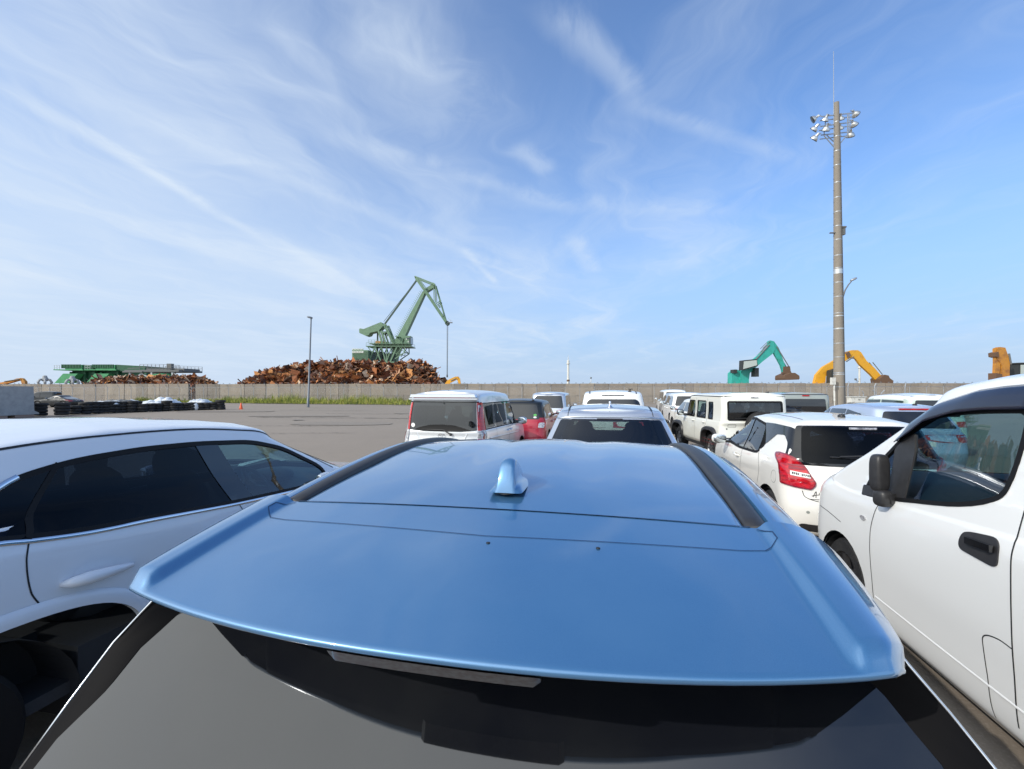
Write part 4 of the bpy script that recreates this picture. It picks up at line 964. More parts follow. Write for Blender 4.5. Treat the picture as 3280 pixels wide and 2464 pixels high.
# ---------------- silver fastback crossover straight ahead
def place(px, d, W, side, heading):      # rear corner of a car seen at px, distance d -> rear centre
    x = (px-1640)/1450*d; sg = 1 if side == 'left' else -1; a = R(heading)
    return Vector((x+sg*W*math.cos(a), d-sg*W*math.sin(a), 0))
L = 4.30; W = .915
rw = rp([(-.66, 1.06), (-.60, 1.45), (.60, 1.45), (.66, 1.06)], .06)
rwb = [(-.735, 1.02), (-.52, 1.475), (.52, 1.475), (.735, 1.02)]
sw = rp([(.85, 1.20), (1.15, 1.40), (1.7, 1.45), (2.3, 1.42), (2.95, 1.10), (2.95, 1.03), (1.2, 1.08), (.9, 1.14)], .05)
c = Car('silver_car', 'silver fastback crossover straight ahead with black wraparound rear window and chrome-tipped roof antenna', 'car', lot(.30, 4.22), 11.5,
        shape(L, W, 1.555, belt=1.04, hood=.98, cowl=3.2, wind=2.45, roof_r=.62, glass_r=.14, tumble=.235, crown=.03, belt_rear=1.02, nr=2.9, nrg=3.4, cr=.34, bow=.05, edge=.06,
              roof_tab=[(.4, 1.525), (.62, 1.54), (.9, 1.555), (1.4, 1.575), (1.9, 1.57), (2.45, 1.50)], n=(16, 44, 24)),
        'paint_silver', res=.035, arches=[(.85, .36, .41, .42, 2.2), (3.45, .36, .41, .42, 2.2)], holes=[('rear', rp([(-.60, 1.12), (-.50, 1.45), (.50, 1.45), (.60, 1.12)], .05)), ('side', sw), ('front', rp([(-.66, 1.08), (-.52, 1.45), (.52, 1.45), (.66, 1.08)], .06))])
c.W = W
gb = c.patch('rear_glass', 'rear', rp([(-.775, .92), (-.735, 1.06), (-.585, 1.44), (.585, 1.44), (.735, 1.06), (.775, .92)], .03), 'gloss_black', .008, skirt=.012, step=.04, hole=rp([(-.57, 1.14), (-.50, 1.42), (.50, 1.42), (.57, 1.14)], .03))
c.patch('window', 'rear', rp([(-.68, 1.04), (-.58, 1.435), (.58, 1.435), (.68, 1.04)], .03), 'glass_mid', .011, step=.04)
c.line('spoiler_edge', 'rear', [(-.64, 1.445), (-.45, 1.468), (0, 1.476), (.45, 1.468), (.64, 1.445)], .012, 'chrome_dim', .010, h=.008)
mb = MB(); P = [c.hit('rear', x, 1.445, .012) for x in (-.15, -.1, 0, .1, .15)]; mb.tube(P, .009, 6); mb.obj('brake_light', 'lens_smoke', c.t)
for sd_ in ('left', 'right'):
    c.window(sd_, sw, 'glass_priv'); c.handle(sd_, 1.9, .95); c.door_mirror(sd_, 2.85, 1.05, .05, (.05, .09, .07)); c.line('door_gap', sd_, [(2.0, 1.03), (2.0, .4)], .008, 'gap')
    sg = 1 if sd_ == 'right' else -1
    c.line('roof_ditch', 'top', [(sg*.50, .80), (sg*.52, 1.3), (sg*.52, 2.3)], .022, 'gap', .003)
    c.line('spoiler_joint', 'top', [(sg*.505, .66), (sg*.50, .80)], .008, 'gap', .003)
    c.patch('tail_light', 'rear', rp([(sg*.84, .78), (sg*.82, .90), (sg*.40, .89), (sg*.42, .82)], .03), 'lens_red', .006)
c.line('spoiler_joint', 'top', [(-.60, .84), (-.45, .83), (-.38, .815), (0, .80), (.38, .815), (.45, .83), (.60, .84)], .010, 'chrome_dim', .002, h=.003)
mb = MB(); q = c.hit('top', 0, .88, 0); mb.lathe([(.034, 0), (.036, .004), (.024, .018), (.014, .03), (.013, .06), (.015, .062), (.013, .075), (.004, .08), (.001, .08)], q, 'Z', 14); mb.obj('antenna', 'chrome', c.t, smooth=50)
c.window('front', rp([(-.66, 1.08), (-.52, 1.45), (.52, 1.45), (.66, 1.08)], .06), 'glass_green', 'windshield')
c.wheels((.85, 3.45), .35); c.under(L, W, (.85, 3.45), .35); c.interior(L, W, (2.1, 1.3), 2.7, 1.02, hrz=.22); c.rear_view_mirror(2.5, 1.36)

# ---------------- white hatchback, right of it
L = 3.84; W = .85
swS = rp([(.98, 1.13), (1.08, 1.26), (1.2, 1.36), (1.7, 1.405), (2.2, 1.38), (2.62, 1.12), (2.68, .99), (1.9, .965), (1.25, .985), (1.12, 1.00)], .03)
c = Car('white_hatchback', 'white hatchback with black rear pillars, large red tail light and black roof antenna', 'car', place(2522, 4.78, W, 'left', 12), 12,
        shape(L, W, 1.475, belt=.97, hood=.94, cowl=2.98, wind=2.2, roof_r=.30, glass_r=.13, tumble=.16, crown=.035, belt_rear=1.0, nr=2.5, nrg=2.9, cr=.34, bow=.05, edge=.085,
              roof_tab=[(.25, 1.405), (.5, 1.44), (.9, 1.468), (1.3, 1.475), (1.7, 1.465), (2.2, 1.42)], n=(18, 44, 24)),
        'paint_pearl_warm', res=.03, arches=[(.68, .31, .36, .37, 2), (3.08, .31, .36, .37, 2)], holes=[('side', swS), ('rear', rp([(-.60, 1.06), (-.52, 1.36), (.52, 1.36), (.60, 1.06)], .05)), ('front', rp([(-.64, 1.04), (-.50, 1.38), (.50, 1.38), (.64, 1.04)], .06))])
c.W = W
gb = c.patch('rear_surround', 'rear', rp([(-.685, .985), (-.70, 1.04), (-.60, 1.392), (-.3, 1.40), (.3, 1.40), (.60, 1.392), (.70, 1.04), (.685, .985)], .03), 'gloss_black', .009, skirt=.012, step=.04, hole=rp([(-.55, 1.08), (-.50, 1.34), (.50, 1.34), (.55, 1.08)], .03))
c.patch('rear_glass', 'rear', rp([(-.64, 1.015), (-.56, 1.385), (.56, 1.385), (.64, 1.015)], .04), 'glass_priv', .012, step=.04)
mb = MB(); mb.tube([c.hit('rear', x, 1.372, .012) for x in (-.13, 0, .13)], .013, 6); mb.obj('brake_light', 'lens_clear', c.t)
wiper(c, .02, 1.06, -.30, 1.075)
for sd_ in ('left', 'right'):
    sg = 1 if sd_ == 'right' else -1
    c.patch('window', sd_, rp([(1.20, 1.355), (1.7, 1.40), (1.72, .972), (1.27, .99), (1.15, 1.02)], .02), 'glass_mid', -.004)
    c.patch('window', sd_, rp([(1.76, 1.405), (2.2, 1.375), (2.60, 1.12), (2.66, .995), (1.78, .972)], .02), 'glass_mid', -.004)
    c.band('window_frame', sd_, swS, .020, 'seal', .004, outer=.012)
    c.line('door_gap', sd_, [(1.74, 1.40), (1.75, .97)], .035, 'gloss_black', .003)
    c.patch('black_pillar', sd_, rp([(1.21, 1.378), (.90, 1.385), (.50, 1.375), (.36, 1.33), (.22, 1.10), (.17, 1.0), (.25, .99), (.36, 1.06), (.44, 1.20), (.56, 1.275), (.76, 1.265), (.98, 1.12), (1.10, 1.26)], .03), 'gloss_black', .005, skirt=.008)
    c.line('door_gap', sd_, [(1.74, .96), (1.76, .6), (1.72, .3)], .007, 'gap'); c.line('door_gap', sd_, [(1.08, 1.0), (.98, .80), (1.02, .62)], .007, 'gap')
    c.handle(sd_, 1.92, .86, .19); c.door_mirror(sd_, 2.50, 1.03, size=(.11, .07, .075))
    def Q(P): return [(-sg*a, z) for a, z in P]
    kd = -20 if sd_ == 'left' else 20
    tl = c.patch('tail_light', kd, rp(Q([(-0.92, 1.041), (-0.909, 1.071), (-0.863, 1.085), (-0.799, 1.079), (-0.728, 1.05), (-0.664, 1.007), (-0.6, 0.914), (-0.539, 0.817), (-0.546, 0.779), (-0.585, 0.737), (-0.728, 0.749), (-0.863, 0.769), (-0.87, 0.872), (-0.881, 0.965), (-0.909, 1.003)]), .012), 'lens_red', .016, skirt=.016, step=.03)
    c.band('lens_rim', kd, rp(Q([(-0.92, 1.041), (-0.909, 1.071), (-0.863, 1.085), (-0.799, 1.079), (-0.728, 1.05), (-0.664, 1.007), (-0.6, 0.914), (-0.539, 0.817), (-0.546, 0.779), (-0.585, 0.737), (-0.728, 0.749), (-0.863, 0.769), (-0.87, 0.872), (-0.881, 0.965), (-0.909, 1.003)]), .012), .014, 'lens_dark_red', .018, tl, step=.03)
    c.patch('lens_bar', kd, rp(Q([(-0.785, 0.989), (-0.664, 0.978), (-0.639, 0.952), (-0.788, 0.961)]), .006), 'lens_dark_red', .019, tl, step=.03); c.patch('lens_bar', kd, rp(Q([(-0.788, 0.955), (-0.642, 0.944), (-0.635, 0.927), (-0.785, 0.927)]), .006), 'lens_dark_red', .019, tl, step=.03)
    c.patch('clear_lens', kd, rp(Q([(-0.77, 0.914), (-0.596, 0.896), (-0.585, 0.853), (-0.767, 0.872)]), .006), 'paper', .0195, tl, step=.03)
    a0, z0 = (-0.77, 0.914); a1, z1 = (-0.585, 0.853); da, dz = (a1-a0)/11, ((-0.596, 0.896)[1]-z0)/11
    for k in range(11):
        if k in (0, 5): continue
        q = [(a0+da*(k+.12), z0+dz*k-.010), (a0+da*(k+.80), z0+dz*k-.010), (a0+da*(k+.80), z0+dz*k-.034+.006*(k%3)), (a0+da*(k+.12), z0+dz*k-.034+.004*(k%2))]
        c.patch('lens_mark', kd, Q(q), 'gap', .0205, tl, step=.05)
    c.band('fuel_cap', sd_, [(.50+.075*math.cos(R(a)), .80+.075*math.sin(R(a))) for a in range(0, 360, 15)], .005, 'paint_grey', .0015, step=.03) if sd_ == 'left' else None
c.line('tailgate_gap', 'rear', [(-.66, .72), (-.64, .66), (-.55, .625), (-.42, .615), (.42, .615), (.55, .625), (.64, .66), (.66, .72)], .007, 'gap')
c.line('tailgate_gap', 'rear', [(-.69, 1.03), (-.71, .97), (-.69, .93)], .006, 'gap')
# handwritten chalk strokes on the bumper corner
mk = [[(-.575, .665), (-.545, .725), (-.55, .66)], [(-.585, .675), (-.50, .70)], [(-.52, .715), (-.50, .665), (-.47, .70), (-.455, .665)], [(-.60, .64), (-.47, .65), (-.41, .69)], [(-.50, .625), (-.45, .64), (-.42, .625)]]
for P in mk: c.line('scribble', 'rear', P, .0055, 'gap', .004)
c.patch('parking_sensor', 'rear', [(-.62+.016*math.cos(R(a)), .50+.016*math.sin(R(a))) for a in range(0, 360, 30)], 'paint_grey', .002, step=.02)
c.patch('rear_diffuser', 'rear', rp([(-.72, .22), (-.68, .37), (.68, .37), (.72, .22)], .04), 'trim_black', .006)
q = c.hit('top', -.05, .66, 0); mb = MB(); mb.ellipsoid(q+Vector((0, 0, .008)), (.035, .045, .028), 12, 8, .8); mb.tube([q+Vector((.0, -.01, .03)), q+Vector((.05, -.13, .055))], [.006, .003], 6); mb.obj('antenna', 'trim_black', c.t, smooth=50)
c.line('roof_ditch', 'top', [(-.47, .62), (-.50, 1.1), (-.50, 2.1)], .010, 'gap'); c.line('roof_ditch', 'top', [(.47, .62), (.50, 1.1), (.50, 2.1)], .010, 'gap')
c.window('front', rp([(-.64, 1.04), (-.50, 1.38), (.50, 1.38), (.64, 1.04)], .06), 'glass_green', 'windshield')
c.wheels((.68, 3.08), .30, .19); c.under(L, W, (.68, 3.08), .30); c.interior(L, W, (1.9, 1.1), 2.45, .98, hrz=.20); c.rear_view_mirror(2.2, 1.32)

# ---------------- white boxy off-roader with a spare wheel
L = 3.85; W = .80
def win3(sd_, c, gm):
    for q in ([(.62, 1.08), (.64, 1.50), (.92, 1.50), (.92, 1.08)], [(1.10, 1.08), (1.10, 1.52), (1.72, 1.52), (1.76, 1.08)], [(1.92, 1.08), (1.92, 1.52), (2.42, 1.52), (2.68, 1.08)]):
        c.window(sd_, rp(q, .03), gm, seal=.02)
jimH = [('side', rp(q, .03)) for q in ([(.62, 1.08), (.64, 1.50), (.92, 1.50), (.92, 1.08)], [(1.10, 1.08), (1.10, 1.52), (1.72, 1.52), (1.76, 1.08)], [(1.92, 1.08), (1.92, 1.52), (2.42, 1.52), (2.68, 1.08)])]
def offroader(name, label, loc, heading, pnt, gm, light, res=.04):
    rg = rp([(-.62, 1.09), (-.62, 1.53), (.62, 1.53), (.62, 1.09)], .05)
    c = Car(name, label, 'car', loc, heading,
            shape(L, W, 1.715, belt=1.04, hood=1.06, cowl=2.72, wind=2.36, roof_r=.10, glass_r=.04, tumble=.045, crown=.03, nr=7, nrg=7, cr=.16, cf=.20, nf=5, bow=.004, edge=.07, cfw=.14, drop_r=.004, drop_f=.02, sill=.42, n=(14, 40, 26)),
            pnt, res=res, arches=[(.75, .40, .44, .50, 3), (3.32, .40, .44, .50, 3)], holes=jimH+[('rear', rg), ('front', rp([(-.62, 1.13), (-.60, 1.56), (.60, 1.56), (.62, 1.13)], .04))])
    c.W = W
    c.window('rear', rg, gm, 'rear_glass', seal=.03); c.window('front', rp([(-.62, 1.13), (-.60, 1.56), (.60, 1.56), (.62, 1.13)], .04), 'glass_green', 'windshield')
    for sd_ in ('left', 'right'):
        sg = 1 if sd_ == 'right' else -1
        win3(sd_, c, gm)
        for cy in (.75, 3.32):
            P = [(cy+.56*math.copysign(abs(math.cos(R(a)))**(.62), math.cos(R(a))), .40+.50*math.sin(R(a))**.62) for a in range(0, 181, 6)]
            P2 = [(cy+.47*math.copysign(abs(math.cos(R(a)))**(.62), math.cos(R(a))), .40+.41*math.sin(R(a))**.62) for a in range(0, 181, 6)]
            m_ = MB(); v = []
            for a, b in zip(P, P2): v += [(sg*(W-.02), a[0], a[1]), (sg*(W+.045), .5*(a[0]+b[0]), .5*(a[1]+b[1])+.02), (sg*(W+.05), b[0], b[1]), (sg*(W-.08), b[0], b[1]-.01)]
            m_.add(v, [(4*i+k, 4*i+4+k, 4*i+5+k, 4*i+1+k) for i in range(len(P)-1) for k in range(3)]); m_.obj('fender_flare', 'trim_black', c.t, smooth=50)
        c.line('door_gap', sd_, [(1.00, 1.60), (1.0, 1.0), (1.12, .82), (1.26, .7), (1.28, .45)], .008, 'gap'); c.line('door_gap', sd_, [(1.82, 1.60), (1.82, .46)], .008, 'gap'); c.line('door_gap', sd_, [(2.76, 1.07), (2.78, .46)], .008, 'gap')
        c.line('drip_rail', sd_, [(.10, 1.645), (1.2, 1.648), (2.2, 1.645), (2.40, 1.60)], .018, 'gap', .006, h=.012)
        c.handle(sd_, 1.95, .97, .16, rise=0); c.handle(sd_, 1.15, .97, .16, rise=0); c.door_mirror(sd_, 2.58, 1.16, .20, (.10, .06, .09), 'trim_black')
        c.patch('tail_lamp', 'rear', rp([(sg*.80, .50), (sg*.80, .60), (sg*.56, .60), (sg*.56, .50)], .015), 'lens_red', .062) if sg else 0
        c.patch('lamp_niche', 'rear', rp([(sg*.56, .95), (sg*.56, 1.02), (sg*.40, 1.02), (sg*.40, .95)], .01), 'gap', .002) if sg > 0 else None
    c.line('body_seam', -45, [(-.60, .60), (-.60, 1.62)], .006, 'gap') if False else None
    m_ = MB(); m_.box((0, -.01, .55), (1.60, .14, .20)); m_.box((0, .08, .50), (1.66, .20, .18)); m_.obj('rear_bumper', 'trim_black', c.t)
    m_ = MB()
    for sg in (-1, 1): m_.box((sg*.68, -.082, .55), (.20, .012, .09))
    m_.obj('bumper_lamps', 'lens_red', c.t)
    m_ = MB(); r = .345; y0 = -.10
    m_.lathe([(.001, -.12), (.22, -.12), (.24, -.09), (r*.9, -.10), (r, -.07), (r, .07), (r*.9, .10), (.15, .10)], (.06, y0-.03, .96), 'Y', 32); m_.obj('spare_wheel', 'rubber', c.t, smooth=40)
    m_ = MB(); m_.box((0, .085, 1.625), (.16, .03, .03)); m_.obj('brake_light', light, c.t)
    m_ = MB(); q = c.hit('top', .42, .35, 0); m_.ellipsoid(q+Vector((0, 0, .01)), (.04, .05, .02), 10, 6); m_.tube([q+Vector((0, 0, .02)), q+Vector((.0, -.10, .05))], .005, 5); m_.obj('antenna', 'trim_black', c.t)
    c.line('plate_recess', 'rear', [(-.62, .99), (-.44, .99), (-.44, .93), (-.62, .93), (-.62, .99)], .008, 'gap')
    c.patch('key_spot', 'rear', rp([(-.66, .87), (-.63, .87), (-.63, .90), (-.66, .90)], .003), 'gap')
    wiper(c, .10, 1.12, -.35, 1.14)
    c.wheels((.75, 3.32), .345, .20); c.under(L, W, (.75, 3.32), .345, .35, .6); c.interior(L, W, (1.95, 1.2), 2.45, 1.08, hrz=.22)
    return c
offroader('white_offroader', 'boxy white off-road wagon with black fender flares and rear spare wheel', place(2309, 10.6, W, 'left', 3.5), 3.5, 'paint_ivory', 'glass_mid', 'lens_clear', .04)

# ---------------- white tall hatchback with vertical tail lights (left of centre)
L = 3.70; W = .835
def S(P): return rp(P, .03)
wR = [[(.28, 1.06), (.26, 1.53), (.90, 1.53), (.90, 1.06)], [(1.02, 1.05), (1.02, 1.54), (1.80, 1.54), (1.82, 1.05)], [(1.92, 1.05), (1.92, 1.54), (2.36, 1.52), (2.76, 1.08), (2.74, 1.03)]]
c = Car('tall_hatchback', 'white tall boxy hatchback with tall vertical red tail lights, wiper and roof spoiler light bar', 'car', place(1545, 8.35, W, 'right', 15), 15,
        shape(L, W, 1.78, belt=1.02, hood=1.0, cowl=2.92, wind=2.36, roof_r=.16, glass_r=.07, tumble=.10, crown=.03, nr=5, nrg=5.5, cr=.18, cf=.4, bow=.012, edge=.085, cfw=.2, drop_r=.045, drop_f=.05, n=(16, 40, 24)),
        'paint_silver_light', res=.035, arches=[(.60, .31, .36, .37, 2), (3.06, .31, .36, .37, 2)],
        holes=[('side', S(q)) for q in wR]+[('rear', rp([(-.62, 1.06), (-.60, 1.50), (.60, 1.50), (.62, 1.06)], .05)), ('front', rp([(-.66, 1.10), (-.58, 1.58), (.58, 1.58), (.66, 1.10)], .06))])
c.W = W; c2 = c
c.patch('rear_glass', 'rear', rp([(-.70, 1.04), (-.665, 1.565), (.665, 1.565), (.70, 1.04), (.4, 1.01), (-.4, 1.01)], .03), 'glass_priv_bright', .010, skirt=.01)
c.patch('glass_blackout', 'rear', [(-.60, 1.035), (-.45, 1.09), (-.25, 1.135), (0, 1.145), (.25, 1.13), (.45, 1.08), (.60, 1.035), (.3, 1.015), (-.3, 1.015)], 'seal', .016)
c.line('glass_top_seal', 'rear', [(-.70, 1.572), (.70, 1.572)], .02, 'seal', .012)
m_ = MB(); m_.box((0, .10, 1.655), (1.18, .05, .030)); m_.obj('light_bar', 'lens_dark_red', c.t)
m_ = MB(); m_.box((0, .135, 1.690), (1.36, .14, .055), taper=.96); m_.box((0, .12, 1.632), (1.40, .10, .030)); m_.obj('roof_spoiler', 'paint_silver', c.t)
m_ = MB(); m_.prism(rp([(-.012, 0), (.012, 0), (.01, .02), (-.01, .02)], .003), (0, .03, 0), (0, .05, 1.56)); m_.obj('washer_nozzle', 'gap', c.t)
for sd_ in ('left', 'right'):
    sg = 1 if sd_ == 'right' else -1
    for k, q in enumerate(wR): c.patch('window', sd_, S(q), 'glass_priv' if k < 2 else 'glass_clear', -.003)
    c.band('window_frame', sd_, rp([(.24, 1.035), (.22, 1.555), (2.38, 1.555), (2.80, 1.10), (2.78, 1.015)], .04), .022, 'seal', .004)
    c.line('door_pillar', sd_, [(.96, 1.55), (.96, 1.04)], .09, 'gloss_black', .004); c.line('door_pillar', sd_, [(1.87, 1.55), (1.87, 1.03)], .05, 'chrome_dim' if sg > 0 else 'gloss_black', .004)
    c.line('door_gap', sd_, [(1.0, 1.68), (1.0, 1.02), (.98, .8), (1.05, .45)], .007, 'gap'); c.line('door_gap', sd_, [(1.90, 1.02), (1.90, .32)], .007, 'gap'); c.line('door_gap', sd_, [(2.84, 1.0), (2.86, .35)], .007, 'gap')
    c.line('side_crease', sd_, [(.5, .86), (2.9, .80)], .03, c.pnt, .001, h=.012)
    c.handle(sd_, 1.75, .92, .2, 'chrome'); c.handle(sd_, 1.98, .92, .2, 'chrome'); c.door_mirror(sd_, 2.60, 1.08, .18, (.11, .07, .085), 'chrome_dim' if sg > 0 else None)
    P = [(sg*.86, 1.06), (sg*.80, 1.555), (sg*.705, 1.555), (sg*.745, 1.05)]
    kd = sg*18
    a = lambda x, y: x*math.cos(R(kd))+y*math.sin(R(kd))
    upper = [(sg*a(.70, .07), 1.56), (sg*a(.765, .16), 1.56), (sg*a(.815, .22), 1.04), (sg*a(.725, .06), 1.04)]
    lower = [(sg*a(.725, .05), 1.035), (sg*a(.815, .20), 1.035), (sg*a(.83, .28), .93), (sg*a(.825, .18), .80), (sg*a(.735, .03), .80)]
    tl = c.patch('tail_light', kd, rp([(sg*abs(p), q) for p, q in upper], .012), 'lens_red', .020, skirt=.02)
    c.patch('clear_lens', kd, rp([(sg*abs(p), q) for p, q in lower], .012), 'lens_clear', .020, skirt=.02)
    c.patch('lower_lens', sd_, rp([(.10, 1.035), (.22, 1.04), (.36, .93), (.22, .80), (.14, .80)], .012), 'lens_dark_red', .010, skirt=.01)
    c.line('tailgate_gap', 'rear', [(sg*.715, 1.57), (sg*.735, 1.03), (sg*.745, .80), (sg*.70, .70)], .006, 'gap', .004)
emblem(c, 'rear', 0, .925, .072, .050)
wiper(c, .20, .965, -.28, 1.045)
c.patch('plate_recess', 'rear', rp([(-.36, .72), (-.36, .835), (.36, .835), (.36, .72)], .01), 'paint_silver_dark', .004); c.patch('plate_light_bar', 'rear', rp([(-.26, .74), (-.27, .80), (-.10, .80), (-.08, .74)], .01), 'paper', .007)
c.patch('round_sticker', 'rear', [(-.605+.042*math.cos(R(a)), 1.125+.042*math.sin(R(a))) for a in range(0, 360, 20)], 'paper', .015, step=.03)
c.line('tailgate_crease', 'rear', [(-.52, .98), (-.44, .84), (-.30, .74)], .03, c.pnt, .001, h=.010); c.line('tailgate_crease', 'rear', [(.52, .98), (.44, .84), (.30, .74)], .03, c.pnt, .001, h=.010)
c.window('front', rp([(-.66, 1.10), (-.58, 1.58), (.58, 1.58), (.66, 1.10)], .06), 'glass_green', 'windshield')
c.wheels((.60, 3.06), .30, .18); c.under(L, W, (.60, 3.06), .30); c.interior(L, W, (1.85, 1.0), 2.5, 1.05, hrz=.22)

# ---------------- farther cars: same construction, coarser
def far_car(name, label, loc, heading, L, W, H_, pnt, belt=.98, hood=.95, cowl=None, wind=None, roof_r=.3, glass_r=.12, tumble=.14, nr=3.2, edge=.08, side_w=None, rear_w=None, gm='glass_dark', gs='glass_dark',
            roof_paint=None, lights=None, rwz=None, r=.33, res=.06, plate=True, frame=False, mir=None, cr=.30, cf=.45, front=True, wy=None, drop_r=.05, drop_f=.08):
    cowl = cowl or L-1.05; wind = wind or L-1.8; wy = wy or (.78, L-.85)
    c = Car(name, label, 'car', loc, heading, shape(L, W, H_, belt=belt, hood=hood, cowl=cowl, wind=wind, roof_r=roof_r, glass_r=glass_r, tumble=tumble, nr=nr, nrg=nr, edge=edge, cr=cr, cf=cf, n=(10, 28, 16), drop_r=drop_r, drop_f=drop_f), pnt, res=res,
            arches=[(y, r, r*1.16, r*1.2, 2.1) for y in wy], solid=True); c.W = W
    z0, z1 = rwz or (belt+.03, H_-edge-.07); x0, x1 = W-.19, W-tumble-.17
    c.patch('rear_glass', 'rear', rp(rear_w or [(-x0, z0), (-x1, z1), (x1, z1), (x0, z0)], .05), gm, .006)
    side_w = side_w or [[(roof_r+.18, z0), (roof_r+.22, z1-.02), (L*.40, z1+.0), (L*.41, z0)], [(L*.43, z0), (L*.42, z1), (wind-.08, z1-.02), (cowl-.22, z0+.03), (cowl-.25, z0)]]
    for sd_ in ('left', 'right'):
        sg = 1 if sd_ == 'right' else -1
        for q in side_w: c.patch('window', sd_, rp(q, .03), gs, .006)
        c.line('door_gap', sd_, [(L*.42, z0-.01), (L*.42, .35)], .012, 'gap', .004); c.line('door_gap', sd_, [(cowl-.25, z0-.01), (cowl-.2, .4)], .012, 'gap', .004)
        c.handle(sd_, L*.36, belt-.1, .2); c.handle(sd_, L*.56, belt-.1, .2); c.door_mirror(sd_, cowl-.42, belt+.10, m=mir)
        lp = (lights or [(W-.03, belt-.22), (W-.03, belt-.06), (W-.32, belt-.07), (W-.28, belt-.20)])
        c.patch('tail_light', 'rear', rp([(sg*a, b) for a, b in lp], .02), 'lens_red', .008); c.patch('tail_light_side', sd_, rp([(.03, lp[0][1]), (.03, lp[1][1]), (.24, lp[1][1]-.01), (.20, lp[0][1]+.02)], .02), 'lens_red', .008)
        c.patch('headlight', 'front', rp([(sg*(W-.06), hood-.24), (sg*(W-.08), hood-.10), (sg*.42, hood-.14), (sg*.42, hood-.22)], .02), 'lens_clear', .008)
    c.patch('windshield', 'front', rp([(-x0, belt+.10), (-x1, z1+.02), (x1, z1+.02), (x0, belt+.10)], .05), gs, .006)
    if plate: c.patch('number_plate', 'rear', rp([(-.17, .68), (-.17, .78), (.17, .78), (.17, .68)], .005), 'paper', .008)
    c.wheels(wy, r); c.under(L, W, wy, r)
    if roof_paint:
        c.line('roof', 'top', [(0, roof_r+.06), (0, wind-.05)], 1.62*(W-tumble), roof_paint, .006)
    return c
# red two-tone hatch
c = far_car('red_car', 'dark red small hatchback with black roof beside the tall white hatchback', place(1748, 11.9, .83, 'right', 12), 12, 3.9, .83, 1.53, 'paint_red', belt=1.0, tumble=.11, nr=3.6, res=.045, roof_r=.26,
            lights=[(.78, .78), (.79, .95), (.60, .95), (.58, .78)], gm='glass_dark', rwz=(1.02, 1.40))
bmk = c.body; bmk.data.materials.append(M['paint_black'])
for p in bmk.data.polygons:
    if p.center.z > 1.05 and p.center.y < 3.0: p.material_index = 2
c.patch('lamp_lens', 'rear', rp([(.76, .80), (.77, .93), (.63, .93), (.61, .80)], .03), 'lens_clear', .012)
c.patch('window_sticker', 'rear', [(.52+.045*math.cos(R(a)), 1.13+.03*math.sin(R(a))) for a in range(0, 360, 24)], 'sticker_green', .010, step=.04); c.patch('window_sticker', 'rear', [(.52+.045*math.cos(R(a)), 1.07+.025*math.sin(R(a))) for a in range(0, 360, 24)], 'paper', .010, step=.04)
q = c.hit('top', .42, .45, 0); mb = MB(); mb.ellipsoid(q, (.04, .06, .03), 10, 6); mb.tube([q, q+Vector((0, -.08, .07))], .008, 5); mb.obj('antenna', 'trim_black', c.t)
# silver minivan
c = far_car('silver_minivan', 'silver small minivan with large rear window behind the red car', place(1818, 18.6, .83, 'right', 12), 12, 4.2, .83, 1.70, 'paint_silver', belt=1.0, nr=3.4, tumble=.10, roof_r=.26, rwz=(1.05, 1.56), edge=.07, wind=3.0, gm='glass_dark', lights=[(.80, .85), (.79, 1.05), (.68, 1.03), (.66, .86)])
mb = MB(); mb.box((0, .22, 1.655), (.30, .04, .03)); mb.obj('brake_light', 'paper', c.t)
# big white wagon
c = far_car('white_wagon', 'large white wagon with roof spoiler beyond the silver crossover', lot(.40, 11.1), 11.5, 4.7, .96, 1.77, 'paint_white', belt=1.05, nr=3.2, tumble=.17, roof_r=.34, glass_r=.12, rwz=(1.20, 1.60), edge=.06, rear_w=[(-.74, 1.20), (-.66, 1.50), (-.58, 1.56), (.58, 1.56), (.66, 1.50), (.74, 1.20)])
c.patch('brake_light', 'rear', rp([(-.30, 1.645), (-.27, 1.665), (.27, 1.665), (.30, 1.645)], .008), 'lens_smoke', .012)
for sg in (-1, 1): c.line('roof_ditch', 'top', [(sg*.60, .42), (sg*.62, 1.0), (sg*.62, 2.6)], .03, 'gap', .004)
q = c.hit('top', .44, .62, 0); mb = MB(); mb.ellipsoid(q, (.05, .06, .03), 10, 6); mb.tube([q, q+Vector((0.02, -.04, .07))], .012, 5); mb.box(q+Vector((.02, -.06, .07)), (.12, .06, .02)); mb.obj('antenna', 'trim_black', c.t)
# grey off-roader behind
c = far_car('grey_boxy_car', 'grey green boxy car partly hidden behind the white off-roader', place(2672, 14.2, .80, 'right', 10), 10, 3.8, .80, 1.70, 'paint_grey', belt=1.04, nr=6, tumble=.05, roof_r=.10, glass_r=.05, edge=.06, cr=.16, rwz=(1.10, 1.52), wind=2.9, drop_r=.01, lights=[(.78, .55), (.78, .62), (.6, .62), (.6, .55)])
mb = MB(); mb.box((.02, .075, 1.625), (.20, .03, .035)); mb.obj('brake_light', 'lens_red', c.t)
c.line('drip_rail', 'rear', [(-.72, 1.655), (.72, 1.655)], .02, 'gap', .004)
